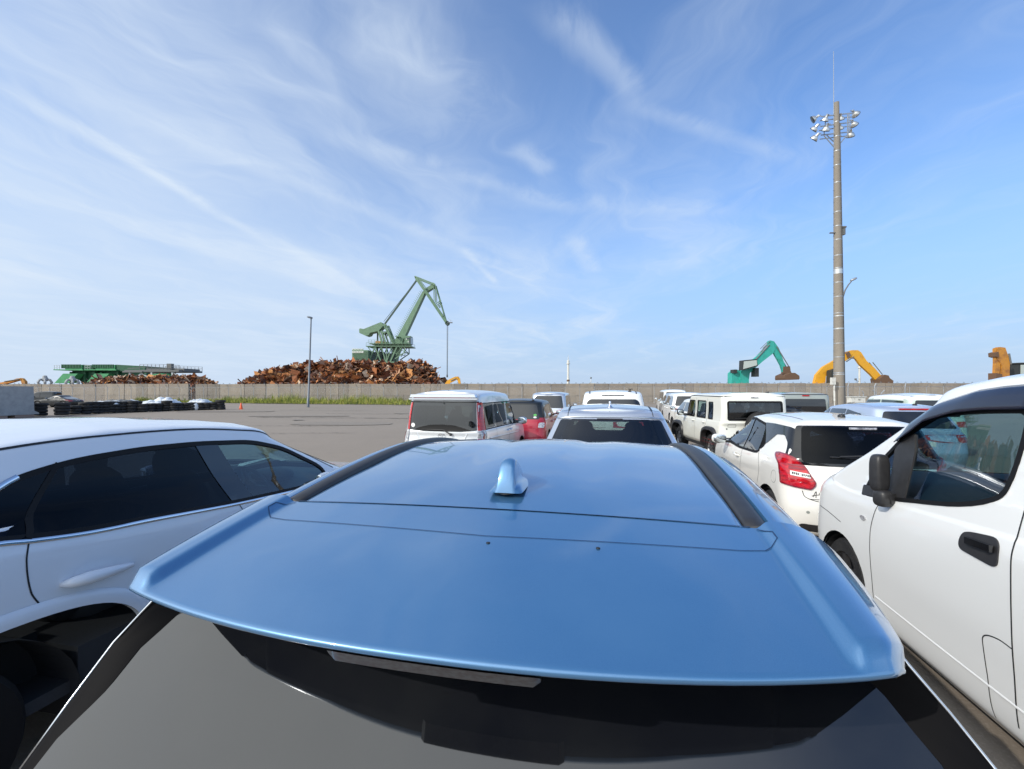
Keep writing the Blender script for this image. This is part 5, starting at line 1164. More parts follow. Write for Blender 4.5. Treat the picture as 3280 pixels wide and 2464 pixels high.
# bluish silver wagon
c = far_car('pale_blue_wagon', 'pale silver blue low wagon behind the white hatchback', place(2808, 9.1, .86, 'left', 12), 12, 4.5, .86, 1.49, 'paint_lilac', belt=.98, nr=3, tumble=.17, roof_r=.40, glass_r=.16, rwz=(1.03, 1.355), res=.045, drop_f=.12, wind=2.75,
            side_w=[[(.70, 1.06), (.90, 1.28), (1.5, 1.36), (1.55, 1.05)], [(1.6, 1.05), (1.55, 1.365), (2.3, 1.35), (2.36, 1.04)], [(2.42, 1.04), (2.38, 1.345), (2.7, 1.30), (3.2, 1.08), (3.2, 1.03)]])
mb = MB(); q = c.hit('top', 0, .45, 0); mb.box(q+Vector((.1, -.04, -.015)), (.7, .03, .03)); mb.obj('brake_light', 'lens_red', c.t)
q = c.hit('top', .15, .62, 0); mb = MB(); mb.ellipsoid(q, (.04, .06, .03), 10, 6); mb.tube([q, q+Vector((-.04, -.12, .06))], .008, 5); mb.obj('antenna', 'trim_black', c.t)
# mint kei car with white roof
c = far_car('mint_kei_car', 'small boxy car with white roof and pale green windows, right, beyond the van', place(2905, 12.3, .74, 'left', 12), 12, 3.4, .74, 1.68, 'paint_mint', belt=1.02, nr=5, tumble=.10, roof_r=.14, glass_r=.08, edge=.10, cr=.16, rwz=(1.08, 1.52), wind=2.35, cowl=2.75, gs='glass_mid', roof_paint='paint_white')
for p in c.body.data.polygons: pass
c.body.data.materials.append(M['paint_white'])
for p in c.body.data.polygons:
    if p.center.z > 1.53: p.material_index = 2
# the far group
far_car('white_minivan', 'white minivan at the back of the far group between wall and off-roader', place(2122, 31, .85, 'left', 12), 12, 4.6, .85, 1.82, 'paint_white', belt=1.05, nr=4, tumble=.10, roof_r=.2, wind=3.3)
far_car('silver_suv', 'silver crossover with a red tail light in the far group of cars', place(2135, 26.5, .90, 'left', 12), 12, 4.5, .90, 1.62, 'paint_silver_dark', belt=1.02)
far_car('white_suv', 'white crossover with narrow round tail lights in the far group of cars', place(2150, 21.5, .92, 'left', 12), 12, 4.5, .92, 1.66, 'paint_white', belt=1.02, lights=[(.86, .86), (.86, .93), (.50, .93), (.54, .87)])
far_car('pearl_car', 'low pearl white car just left of the boxy off-roader, with black mirror', place(2226, 15.4, .86, 'left', 7), 7, 4.3, .86, 1.50, 'paint_pearl_warm', belt=.98, mir='trim_black', tumble=.15)
# black cars by the tyres
far_car('black_coupe', 'low black coupe parked side-on by the tyre stacks', Vector((-46.2, 48.2, 0)), 90-180, 4.3, .86, 1.24, 'paint_black', belt=.84, hood=.74, cowl=2.9, wind=2.3, roof_r=1.2, glass_r=.45, tumble=.20, edge=.07)
far_car('black_small_suv', 'small black boxy car behind the black coupe', Vector((-53.4, 53.5, 0)), -105, 3.6, .78, 1.62, 'paint_black', belt=1.0, nr=5, tumble=.08, roof_r=.14, cowl=2.6, wind=2.2)

# ================================================================== YARD BEHIND THE WALL AND STREET FURNITURE
mat('crane_green', (.155, .26, .16), .55, n1=(1.5, (.12, .20, .125), .45, .7))
mat('crane_dark', (.05, .085, .065), .6)
mat('hopper_green', (.055, .29, .12), .6, n1=(1, (.045, .22, .09), .4, .7))
mat('hopper_dark', (.018, .085, .045), .7, n1=(2, (.03, .12, .06), .45, .7))
mat('excavator_yellow', (.68, .34, .02), .45, n1=(1.2, (.48, .22, .03), .55, .75))
mat('excavator_orange', (.50, .22, .03), .55, n1=(1.2, (.26, .11, .035), .45, .7))
mat('excavator_teal', (.035, .36, .30), .45, n1=(1.3, (.03, .26, .20), .5, .7))
mat('machine_dark', (.03, .035, .035), .6)
mat('rust', (.16, .065, .03), .9, n1=(3, (.09, .035, .02), .4, .7))
mat('rust_steel', (.13, .075, .045), .8)
RUSTS = [(.26, .095, .038), (.42, .17, .06), (.15, .06, .033), (.55, .26, .09), (.075, .04, .03), (.25, .12, .07), (.50, .30, .18), (.10, .06, .05), (.34, .125, .045), (.18, .07, .036), (.62, .50, .38)]
mat('scrap', (1, 1, 1), .88, n1=(2.5, (.62, .52, .46), .45, .7), rand=RUSTS)
M['scrap'].node_tree.nodes['Principled BSDF'].inputs['Roughness'].default_value = .85
mat('white_worn', (.62, .62, .58), .6, n1=(4, (.35, .33, .28), .5, .75))
mat('orange_plastic', (.75, .11, .025), .5)
mat('tarp_white', (.66, .70, .74), .45, n1=(3, (.52, .57, .62), .45, .65), bump=(6, .6, .04))
mat('steel_grey', (.13, .135, .135), .6)
mat('wood_pale', (.33, .24, .20), .8)
mat('flood_alu', (.62, .62, .60), .28, .8)
mat('flood_dark', (.02, .022, .025), .3)
mat('window_yard', (.03, .045, .05), .1, 0, .5)
mat('window_pale', (.45, .50, .46), .2)

# ---------------- harbour crane
ZC = 3.022
def Z2(x, y, d): return at(800+x/ZC, 850+y/ZC, d)
D0 = 130; c0 = Z2(1250, 945, D0); c0.z = 0
cr = thing('harbour_crane', 'green level-luffing harbour crane rising behind the big rusty scrap heap', 'crane', c0)
def C(x, y, dy=0): return Z2(x, y, D0)-c0+Vector((0, dy, 0))
def Cxz(P): return [((Z2(x, y, D0)-c0).x, (Z2(x, y, D0)-c0).z) for x, y in P]
mb = MB(); mb.prism(Cxz([(1395, 750), (1440, 690), (1682, 258), (1708, 262), (1515, 682), (1446, 830), (1426, 942), (1385, 942), (1390, 850)]), (0, 2.4, 0)); bo = mb.obj('boom', 'crane_green', cr)
mb = MB()
for k in range(26):
    t = k/26; p = C(1440+(1682-1440)*t-6, 690+(258-690)*t, -1.2); mb.tube([p, p+Vector((-.6, 0, .5))], .05, 4)
mb.tube([C(1430, 690, -1.2), C(1674, 250, -1.2)], .05, 4); mb.obj('boom_handrail', 'crane_green', bo)
mb = MB()
for dy in (-1.3, 1.3):
    mb.beam(C(1618, 135, dy), C(1700, 250, dy), .55, .7); mb.beam(C(1700, 250, dy), C(1905, 555, dy*.5), .55, .75, w2=.4)
    mb.beam(C(1605, 118, dy), C(1775, 185, dy), .28, .32); mb.beam(C(1775, 185, dy), C(1800, 200, dy), .4, .5); mb.beam(C(1798, 195, dy), C(1900, 535, dy*.5), .25, .25)
    mb.beam(C(1640, 135, dy), C(1720, 240, dy), .2, .2)
    for a, b in (((1784, 195), (1790, 350)), ((1802, 210), (1805, 370)), ((1808, 380), (1850, 350)), ((1828, 405), (1862, 385)), ((1845, 330), (1830, 400)), ((1880, 470), (1868, 500))): mb.beam(C(*a, dy*.8), C(*b, dy*.8), .16, .16)
mb.beam(C(1708, 250), C(1798, 192), 1.9, 1.0)
for a in ((1610, 124), (1700, 250), (1790, 195), (1850, 360), (1905, 545)): mb.beam(C(*a, -1.3), C(*a, 1.3), .3, .3)
ji = mb.obj('jib', 'crane_green', cr)
mb = MB(); mb.lathe([(.01, -.7), (.62, -.7), (.62, .7), (.01, .7)], C(1913, 562), 'Y', 16); mb.obj('sheave', 'crane_dark', ji)
mb = MB(); mb.box(C(1938, 555), (1.4, 1.6, .12)); mb.tube([C(1925, 520, -.7), C(1965, 545, -.7), C(1958, 560, -.7)], .05, 4); mb.tube([C(1945, 533, -.7), C(1945, 560, -.7)], .05, 4); mb.obj('platform', 'galv', ji)
mb = MB(); mb.beam(C(1308, 568), C(1620, 140), .42, .42); mb.tube([C(1297, 545), C(1600, 165)], .07, 5); mb.obj('tie_rod', 'crane_dark', cr)
mb = MB(); mb.prism(Cxz([(1076, 628), (1078, 662), (1140, 690), (1168, 682), (1180, 660), (1262, 642), (1300, 600), (1300, 566), (1284, 558), (1264, 566), (1120, 624), (1084, 618)]), (0, 3.2, 0)); mb.obj('counterweight_arm', 'crane_green', cr)
mb = MB()
for dy in (-1.6, 1.6):
    for a, b, w_ in (((1262, 640), (1300, 770), .5), ((1290, 640), (1335, 770), .4), ((1312, 580), (1400, 765), .38), ((1332, 582), (1398, 745), .3), ((1300, 590), (1335, 585), .5), ((1280, 650), (1325, 662), .35), ((1300, 700), (1340, 640), .2)): mb.beam(C(*a, dy), C(*b, dy), w_, w_)
mb.obj('tower_frame', 'crane_green', cr)
mb = MB(); mb.beam(C(1238, 655), C(1236, 905), .36, .36); mb.box(C(1310, 655), (1.4, 3, .5)); mb.box(C(1370, 900), (3.0, 5, 2.4)); mb.box(C(1262, 880), (1.8, 3, 2.4)); mb.obj('machinery', 'crane_dark', cr)
mb = MB(); mb.box(C(1370, 793), (12.6, 6.4, .22)); mb.box(C(1366, 768), (10.6, 6, .16)); mb.box(C(1450, 700), (1.2, 5, .12))
for dy in (-3.1, 3.1):
    for x0, x1, y0, h in ((1160, 1575, 790, 30), (1180, 1510, 768, 34), (1310, 1500, 700, 0)):
        if h: mb.tube([C(x0, y0-h, dy), C(x1, y0-h, dy)], .045, 4); mb.tube([C(x0, y0-h/2, dy), C(x1, y0-h/2, dy)], .035, 4)
        if h:
            for k in range(12): x = x0+(x1-x0)*k/11; mb.tube([C(x, y0, dy), C(x, y0-h, dy)], .04, 4)
mb.tube([C(1310, 697, -3), C(1500, 697, -3)], .05, 4)
for x in range(1320, 1500, 30): mb.tube([C(x, 697, -3), C(x+14, 760, -3)], .05, 4)
mb.obj('platform', 'crane_green', cr)
mb = MB()
for dy in (-2.8, 2.8):
    for a, b, w_ in (((1240, 795), (1185, 940), .3), ((1240, 795), (1300, 942), .3), ((1300, 795), (1240, 942), .22), ((1300, 795), (1345, 942), .26), ((1350, 795), (1350, 942), .22), ((1400, 795), (1350, 942), .26), ((1450, 795), (1385, 942), .35), ((1520, 795), (1522, 850), .25), ((1522, 850), (1430, 912), .25), ((1460, 795), (1522, 850), .18), ((1500, 795), (1440, 880), .16), ((1480, 820), (1480, 870), .14), ((1170, 795), (1210, 850), .2), ((1210, 850), (1190, 940), .2), ((1400, 850), (1480, 870), .16)):
        mb.beam(C(*a, dy), C(*b, dy), w_, w_)
mb.beam(C(1075, 945, -2.8), C(1425, 945, -2.8), .4, .4); mb.beam(C(1075, 945, 2.8), C(1425, 945, 2.8), .4, .4)
for x, y in ((1185, 940), (1300, 942), (1385, 942), (1522, 850)): mb.beam(C(x, y, -2.8), C(x, y, 2.8), .25)
mb.obj('truss', 'crane_green', cr)
mb = MB(); mb.prism(Cxz([(1510, 688), (1566, 690), (1562, 772), (1506, 770)]), (0, 3, 0)); cb = mb.obj('cab', 'crane_green', cr)
mb = MB(); mb.box(C(1562, 735), (.5, 3.1, 1.9)); mb.box(C(1540, 715, -1.51), (.9, .05, .4)); mb.obj('cab_window', 'window_yard', cb)
mb = MB(); mb.box(C(1546, 748, -1.56), (.35, .06, .4)); mb.box(C(1530, 722, -1.56), (.3, .06, .35)); mb.obj('cab_light', 'white_worn', cb)
mb = MB(); mb.box(C(1118, 890), (4.4, 9, 3.3)); 
for k in range(15): mb.box(C(1055+k*9.1, 893, -4.55), (.09, .12, 2.9))
ho = mb.obj('machine_house', 'crane_green', cr)
mb = MB(); mb.box(C(1096, 829, -4.3), (3.1, .3, .48)); mb.box(C(1099, 852, -4.52), (3.1, .2, .55)); mb.obj('window_band', 'white_worn', ho)
mb = MB()
for k in range(7): mb.box(C(1056+k*14, 830, -4.47), (.14, .06, .22))
for k in range(6): mb.box(C(1060+k*15, 851, -4.64), (.12, .06, .2))
mb.obj('window_bars', 'hopper_green', ho)
mb = MB(); mb.box(C(1250, 752), (1.4, 2, .9)); mb.box(C(1275, 752), (2.2, 1.6, .3)); mb.box(C(1300, 748), (1.2, 2, .5)); mb.obj('winch', 'excavator_orange', cr)
mb = MB(); mb.lathe([(.01, -1), (.5, -1), (.5, 1), (.01, 1)], C(1250, 912), 'Y', 12); mb.box(C(1258, 904), (.9, 1.9, .6)); mb.obj('motor', 'excavator_orange', cr)
mb = MB(); 
for dx in (-4, 4): mb.tube([C(1914+dx, 575), C(1911+dx*.6, 1062)], .07, 5)
mb.tube([C(1911, 1060), C(1911, 1085)], .25, 6); hk = mb.obj('hoist_rope', 'rope', cr)
mb = MB(); mb.lathe([(3.2, 0), (3.0, 2), (2.4, 4), (2.2, (Z2(0, 945, D0)).z-.2)], (0, 0, 0), 'Z', 20)
for a, b in ((-6, -6), (6, -6), (6, 6), (-6, 6)): mb.beam((a, b, 0), (a*.3, b*.3, 5), .9)
mb.obj('pedestal', 'crane_green', cr)

# ---------------- scrap heaps
def heap(name, label, top, d, dep, n, seed, conv, smin=.5, smax=2.1):
    rn = random.Random(seed); P = [conv(x, y) for x, y in top]; tab = [(p.x, p.z) for p in P]; x0, x1 = tab[0][0], tab[-1][0]
    H = lambda x, y: max(0, interp(tab, x)*(1-min(1, abs(y-d)/dep)**2.2)) if x0 <= x <= x1 else 0
    mb = MB(); nx, ny = 80, 18; vs = []
    for j in range(ny+1):
        for i in range(nx+1):
            x = x0-1+(x1-x0+2)*i/nx; y = d-dep+2*dep*j/ny; vs.append((x, y, H(x, y)*.93+rn.uniform(-.25, .1)))
    mb.add(vs, [(j*(nx+1)+i, j*(nx+1)+i+1, (j+1)*(nx+1)+i+1, (j+1)*(nx+1)+i) for j in range(ny) for i in range(nx)]); mb.mi = 1
    for k in range(n):
        x = rn.uniform(x0-.4, x1+.3); y = d-dep*rn.uniform(-.15, .97); z = H(x, y)*rn.uniform(.97, 1.01)+rn.uniform(-.1, .2)
        s_ = smin+(smax-smin)*rn.random()**2.2; a = Vector((rn.gauss(0, 1), rn.gauss(0, .7), rn.gauss(0, .38))).normalized(); b = a.cross(Vector((rn.gauss(0, .5), rn.gauss(0, .5), 1))).normalized(); c = a.cross(b)
        w_ = s_*rn.uniform(.25, .8); o = Vector((x, y, z)); bend = rn.uniform(-.35, .35)*s_; tw = rn.uniform(-.2, .2)*s_
        kind = rn.random()
        if kind < .10: mb.beam(o-a*s_*.9, o+a*s_*.9, .12+.1*rn.random()); continue
        v = [o-a*s_*.5-b*w_*.5+c*bend, o-a*s_*.5+b*w_*.5+c*(bend+tw), o-b*w_*.5*rn.uniform(.7, 1.2), o+b*w_*.5*rn.uniform(.7, 1.2), o+a*s_*.5-b*w_*.5+c*(bend-tw), o+a*s_*.5+b*w_*.5*rn.uniform(.2, 1)+c*bend]
        mb.add(v, [(0, 2, 3, 1), (2, 4, 5, 3)])
    o = mb.obj(name, ['rust', 'scrap']); return stuff(o, label, 'scrap heap')
heap('scrap_heap', 'large heap of rusty brown scrap metal below the green crane', [(55, 1150), (120, 1110), (250, 1035), (330, 1005), (430, 985), (600, 965), (780, 952), (900, 948), (1050, 940), (1250, 952), (1400, 965), (1480, 948), (1560, 940), (1640, 942), (1700, 965), (1750, 1000), (1790, 1060), (1880, 1150), (1900, 1200)], 103, 13, 5600, 21, lambda x, y: Z2(x, y+15, 103), .7, 2.8)
def Z1(x, y, d): return at(x/2.6976, 1100+y/2.6976, d)
heap('scrap_heap', 'low rusty scrap heap on the left in front of the green hoppers', [(870, 356), (930, 312), (1000, 316), (1100, 308), (1250, 316), (1400, 318), (1540, 310), (1640, 304), (1740, 314), (1800, 342), (1860, 362)], 108, 9, 2200, 22, lambda x, y: Z1(x, y, 108), .6, 2.6)
heap('scrap_heap', 'small dark rusty scrap pile seen through the gap in the wall', [(1560, 345), (1640, 372), (1665, 375), (1760, 350)], 80, 4, 500, 23, lambda x, y: Z1(x, y, 80), .4, 1.4)

# ---------------- green hoppers and platform
def zthing(name, label, cat, d, x, conv, group=None):
    p = conv(x, 0, d); p.z = 0; p.y = d; r_ = thing(name, label, cat, p, 0, group); return r_, (lambda X_, Y_, dy=0: conv(X_, Y_, d)-p+Vector((0, dy, 0)))
def hopper(label, x0, x1, xr, yt, cx):
    r_, q = zthing('hopper', label, 'hopper', 128, x0, Z1, 'green bulk hoppers behind the wall'); r_.location.y += 6.3
    X_ = lambda P: [(q(*p).x, q(*p).z) for p in P]
    mb = MB(); mb.prism(X_([(x0, yt), (x1, yt), (x1, yt+48), (x0+45, yt+48)]), (0, 12, 0)); bn = mb.obj('bin', 'hopper_green', r_)
    mb = MB()
    for k in range(13): a = x0+8+(x1-x0-8)*k/13; mb.box(q(a, yt+14, -6.05), (.28, .2, 1.1))
    mb.prism(X_([(x1, yt-2), (xr, yt+12), (xr, yt+50), (x1, yt+55)]), (0, 11.5, 0)); mb.obj('side_frame', 'hopper_dark', r_)
    mb = MB(); mb.prism(X_([(x0-45, yt+40), (x1+30, yt+42), (x1+30, yt+50), (x0-45, yt+48)]), (0, 13.5, 0)); mb.obj('walkway', 'hopper_green', r_)
    mb = MB(); mb.prism(X_([(x0+45, yt+50), (xr, yt+55), (xr-20, yt+165), (x0+150, yt+175)]), (0, 9, 0)); mb.obj('funnel', 'hopper_dark', r_)
    mb = MB(); mb.prism(X_([(cx, yt+78), (cx+125, yt+78), (cx+50, yt+158), (cx-75, yt+160)]), (0, 2.2, 0), (0, -6.2, 0)); mb.obj('chute', 'hopper_green', r_)
    for a in (x0+60, x1, xr-10):
        for e in (-5, 5): mb = MB(); mb.beam(q(a, yt+60, e), Vector((q(a, 0).x, e, 0)), .6); mb.obj('leg', 'hopper_dark', r_)
    mb = MB(); 
    for dy in (-6.5, 6.5):
        mb.tube([q(x0-45, yt+6, dy), q(x0, yt+6, dy)], .06, 4); mb.tube([q(x0-45, yt+24, dy), q(x0, yt+24, dy)], .05, 4)
        for a in (x0-45, x0-22, x0): mb.tube([q(a, yt+42, dy), q(a, yt+6, dy)], .05, 4)
    mb.obj('railing', 'galv', r_)
hopper('leftmost green bulk hopper with bright green sloping chute and railed walkway', 520, 700, 790, 185, 575)
hopper('second green bulk hopper, beside the grey railed platform', 785, 985, 1240, 185, 845)
r_, q = zthing('loading_platform', 'grey steel loading platform with railings above the low scrap heap', 'platform', 118, 1300, Z1); r_.location.y += 4.5
mb = MB(); mb.box(q(1310, 238), ((q(1550, 0)-q(1080, 0)).x, 9, .5)); mb.box(q(1150, 246, -4.6), (5.2, .3, .35)); mb.box(q(1390, 228), (10, 6, .8)); mb.obj('deck', 'steel_grey', r_)
for x in (1112, 1300, 1480):
    for e in (-4, 4): mb = MB(); mb.beam(q(x, 245, e), Vector((q(x, 0).x, e, 0)), .45); mb.obj('leg', 'galv', r_)
mb = MB()
mb.beam(q(1150, 300, -4), q(1210, 262, -4), .3); mb.beam(q(1210, 262, -4), q(1290, 300, -4), .3); mb.obj('brace', 'galv', r_); mb = MB(); mb.beam(q(1480, 250, -4), q(1560, 300, -4), .25); mb.obj('stair', 'galv', r_)
mb = MB()
for dy in (-4.4, 4.4):
    for yy in (182, 196, 210): mb.tube([q(1205, yy, dy), q(1330, yy-2, dy), q(1430, yy+2, dy), q(1548, yy+8, dy)], .055, 4)
    for x in range(1205, 1560, 34): mb.tube([q(x, 238, dy), q(x, 184+(8 if x > 1440 else 0), dy)], .055, 4)
mb.tube([q(1090, 216, -4), q(1200, 212, -4)], .12, 4); mb.box(q(1434, 200, -3), (1.2, 1, 1.6)); mb.obj('railing', 'steel_grey', r_)
mb = MB(); mb.prism([(q(a, b).x, q(a, b).z) for a, b in ((1352, 268), (1440, 262), (1475, 282), (1478, 303), (1350, 303))], (0, 3, 0), (0, -4.5, 0)); mb.obj('hood', 'hopper_green', r_)

# ---------------- grab buckets
for k, (x, y) in enumerate(((388, 322), (625, 325))):
    r_, q = zthing('grab_bucket', ('weathered white grab bucket standing left of the hoppers', 'weathered white grab bucket in front of the leftmost hopper chute')[k], 'grab', 90, x, Z1, 'white grab buckets')
    mb = MB(); c_ = q(x, y-12); mb.lathe([(.01, .75), (.3, .7), (.4, .35), (.55, .1), (.6, -.2), (.4, -.4), (.01, -.5)], c_, 'Z', 12); mb.obj('head', 'concrete_grey', r_)
    mb = MB()
    for a in range(6):
        d_ = Vector((math.cos(a*1.047+.3), math.sin(a*1.047+.3), 0)); P = [c_+d_*.3+Vector((0, 0, .05)), c_+d_*.8+Vector((0, 0, -.1)), c_+d_*1.1+Vector((0, 0, -.6)), c_+d_*.95+Vector((0, 0, -1.2)), c_+d_*.25+Vector((0, 0, -1.8))]; mb.tube(P, [.14, .20, .22, .18, .04], 6)
    mb.obj('tines', 'concrete_grey', r_)
    mb = MB(); mb.box((c_.x, 0, (c_.z-1.6)/2), (1.6, 1.6, c_.z-1.6)); mb.obj('stand', 'rust', r_)

# ---------------- excavators
def Z4(x, y, d): return at(2050+x/1.798, 1050+y/1.798, d)
def excavator(label, d, conv, x0, mat_, boom, stick, tool, cab, rods=(), body=None, bw=.62, extra=()):
    r_, q = zthing('excavator', label, 'excavator', d, x0, conv); X_ = lambda P: [(q(*p).x, q(*p).z) for p in P]
    o = None
    if boom: mb = MB(); mb.prism(X_(boom), (0, bw, 0)); o = mb.obj('boom', mat_, r_)
    if stick: mb = MB(); mb.prism(X_(stick), (0, bw*.72, 0)); mb.obj('stick', mat_, r_)
    for t, w_ in (tool or ()): mb = MB(); mb.prism(X_(t), (0, w_, 0)); mb.obj('attachment', 'rust_steel', r_)
    if cab:
        mb = MB(); mb.prism(X_(cab), (0, 1.3, 0), (0, -1.2, 0)); cbb = mb.obj('cab', 'machine_dark', r_)
        P = inset(X_(cab), .22); mb = MB(); mb.prism(P, (0, .06, 0), (0, -1.88, 0)); mb.obj('cab_window', 'window_pale' if 'teal' in label else 'window_yard', cbb)  # teal machine's pane painted pale for bright sky showing through the glass
    if rods:
        for a, b, w_ in rods:
            for e in (-.6, .6): mb = MB(); mb.tube([q(*a, bw*e), q(*b, bw*e)], w_, 8); mb.obj('hydraulic_cylinder', 'steel_grey', r_)
    bx_ = q(x0, 0).x; mb = MB(); mb.box((bx_-1.0, 0, 2.05), (5.2, 3.0, 1.5)); mb.box((bx_, 0, 1.15), (1.6, 1.6, .5)); mb.obj('upper_body', mat_, r_)
    mb = MB()
    for sg in (-1, 1): mb.prism(rp([(bx_-2.6, 0), (bx_+2.6, 0), (bx_+2.6, 1.0), (bx_-2.6, 1.0)], .5), (0, .7, 0), (0, sg*1.5, 0))
    mb.obj('tracks', 'machine_dark', r_); return r_, q
excavator('teal excavator with raised boom and round lifting magnet', 78, Z4, 575, 'excavator_teal',
          [(598, 420), (572, 300), (578, 252), (600, 225), (642, 190), (700, 142), (738, 112), (736, 80), (746, 74), (768, 80), (772, 128), (762, 148), (700, 196), (650, 240), (628, 262), (622, 300), (624, 420)],
          [(740, 78), (768, 80), (796, 118), (834, 225), (838, 258), (820, 262), (806, 215), (764, 140)],
          [([(820, 225), (858, 222), (862, 250), (868, 262), (818, 266)], .6), ([(806, 290), (808, 276), (840, 262), (862, 262), (886, 278), (888, 292), (884, 300), (808, 302)], 3.0)],
          [(562, 192), (640, 184), (645, 225), (560, 248)], rods=[((655, 190), (738, 100), .10), ((780, 110), (848, 222), .09), ((700, 120), (742, 80), .05)])
mbq = [o for o in bpy.data.objects if o.name.startswith('excavator')][-1]
r_, q = zthing('temporary', 'x', 'x', 78, 575, Z4); bpy.data.objects.remove(r_)
mb = MB(); mb.prism([(q(a, b).x, q(a, b).z) for a, b in ((528, 420), (530, 262), (552, 240), (590, 250), (585, 420))], (0, 1.6, 0), (0, .8, 0)); mb.obj('engine_cover', 'excavator_teal', mbq)
mb = MB(); mb.box(q(655, 258, -.4), (.7, 1.2, 1.5)); mb.obj('side_box', 'machine_dark', mbq); mb = MB(); mb.box(q(540, 252, 0), (.6, 1.2, .6)); mb.obj('exhaust_box', 'machine_dark', mbq)
excavator('yellow excavator with arched boom behind the tall floodlight mast', 78, Z4, 1030, 'excavator_yellow',
          [(985, 420), (998, 320), (1010, 272), (1050, 226), (1120, 186), (1178, 150), (1196, 136), (1216, 152), (1190, 182), (1120, 228), (1085, 250), (1064, 280), (1055, 420)],
          [(1184, 142), (1215, 130), (1250, 130), (1268, 142), (1300, 192), (1345, 232), (1388, 282), (1376, 300), (1350, 300), (1325, 272), (1262, 214), (1238, 180), (1200, 172)],
          [([(1352, 296), (1384, 272), (1404, 276), (1412, 292), (1432, 306), (1430, 322), (1356, 320)], 2.0), ([(1176, 150), (1190, 138), (1200, 160), (1186, 176)], 1.2)],
          [(1062, 248), (1116, 232), (1118, 330), (1058, 330)], rods=[((1180, 196), (1222, 168), .10), ((1330, 200), (1386, 270), .07)])
excavator('orange excavator arm standing upright behind the white van, right', 70, Z4, 2075, 'excavator_orange',
          [(2046, 118), (2060, 112), (2092, 116), (2104, 150), (2118, 190), (2116, 290), (2118, 420), (2078, 420), (2072, 220), (2062, 200), (2044, 180)],
          [(2038, 120), (2070, 116), (2068, 200), (2060, 282), (2036, 282), (2040, 200)], [([(2028, 262), (2062, 268), (2060, 420), (2028, 420)], 1.2), ([(2026, 146), (2044, 140), (2046, 172), (2028, 168)], 1.1)], None, rods=[((2110, 150), (2122, 212), .12)])
r_, q = zthing('crawler_cab_machine', 'dark framed crawler machine cab with pale window at the right edge of the picture', 'machine', 72, 2175, Z4)
mb = MB(); X_ = lambda P: [(q(*p).x, q(*p).z) for p in P]
mb.prism(X_([(2137, 206), (2232, 204), (2232, 300), (2137, 300)]), (0, 2, 0)); mb.prism(X_([(2130, 204), (2240, 202), (2240, 208), (2130, 210)]), (0, 2.4, 0)); cbb = mb.obj('cab', 'machine_dark', r_)
mb = MB(); mb.prism(X_([(2150, 216), (2218, 216), (2218, 268), (2150, 268)]), (0, .06, 0), (0, -1.04, 0)); mb.obj('cab_window', 'window_pale', cbb)
mb = MB(); mb.box((0, 0, 2.2), (5, 3, 2.0)); mb.obj('upper_body', 'steel_grey', r_); mb = MB()
for sg in (-1, 1): mb.prism(rp([(-2.6, 0), (2.6, 0), (2.6, 1.1), (-2.6, 1.1)], .5), (0, .7, 0), (0, sg*1.4, 0))
mb.obj('tracks', 'machine_dark', r_)
excavator('small yellow excavator arm just right of the big scrap heap', 95, Z2, 1960, 'excavator_yellow', [(1880, 1250), (1888, 1150), (1912, 1116), (1950, 1096), (1992, 1078), (2020, 1082), (2016, 1100), (1985, 1118), (1940, 1140), (1928, 1160), (1925, 1250)],
          [(1990, 1080), (2018, 1076), (2036, 1098), (2044, 1150), (2044, 1220), (2024, 1220), (2020, 1140), (2008, 1108)], None, None, rods=[((1950, 1120), (2000, 1095), .1)])
excavator('yellow orange excavator boom at the far left above the concrete block', 80, Z1, 60, 'excavator_orange', [(-260, 420), (-200, 380), (0, 342), (100, 325), (160, 304), (192, 302), (196, 316), (150, 326), (60, 352), (0, 368), (-150, 420)],
          [(182, 300), (202, 304), (226, 330), (232, 380), (230, 460), (205, 460), (206, 372), (190, 322)], None, None, rods=[((60, 330), (185, 310), .08)])

# ---------------- far towers
p = at(1820, 1250, 400); p.z = 0
r_ = thing('lighthouse', 'slender white harbour beacon tower far behind the wall, centre', 'tower', p)
mb = MB(); mb.lathe([(1.25, 0), (1.15, 12), (1.0, 12.1), (.95, 24), (.9, 24.6)], (0, 0, 0), 'Z', 16); mb.obj('shaft', 'white_worn', r_, smooth=40)
mb = MB(); mb.lathe([(.9, 24.5), (1.7, 25.0), (1.7, 25.4), (1.1, 25.5), (1.1, 28), (.4, 28.4)], (0, 0, 0), 'Z', 16); mb.tube([(0, 0, 28), (0, 0, 33)], [.35, .1], 6); mb.obj('lantern', 'white_worn', r_, smooth=40)
mb = MB(); mb.lathe([(1.35, 9.5), (1.35, 11)], (0, 0, 0), 'Z', 16); mb.obj('band', 'rust_steel', r_)
p = at(1893, 1250, 300); p.z = 0
r_ = thing('signal_mast', 'short white mast with dark ball on top, right of the beacon tower', 'mast', p)
mb = MB(); mb.tube([(0, 0, 0), (0, 0, 9)], .22, 8); mb.obj('pole', 'white_worn', r_); mb = MB(); mb.ellipsoid((0, 0, 9.9), (.6, .6, .6)); mb.obj('ball', 'steel_grey', r_, smooth=True)
mb = MB(); mb.box((.9, 0, 5.7), (4.4, 2, 1.3)); mb.beam((.9, 0, 0), (.9, 0, 5.2), 1.2); mb.obj('cabin', 'white_worn', r_)
p = at(2753, 1250, 88); p.z = 0
r_ = thing('camera_post', 'thin white post with a small bracket behind the yellow excavator arm', 'post', p)
mb = MB(); mb.tube([(0, 0, 0), (0, 0, 6.1)], .17, 8); mb.lathe([(.01, 6.5), (.3, 6.45), (.3, 6.1), (.17, 6.0)], (0, 0, 0), 'Z', 10); mb.obj('pole', 'white_worn', r_, smooth=40)
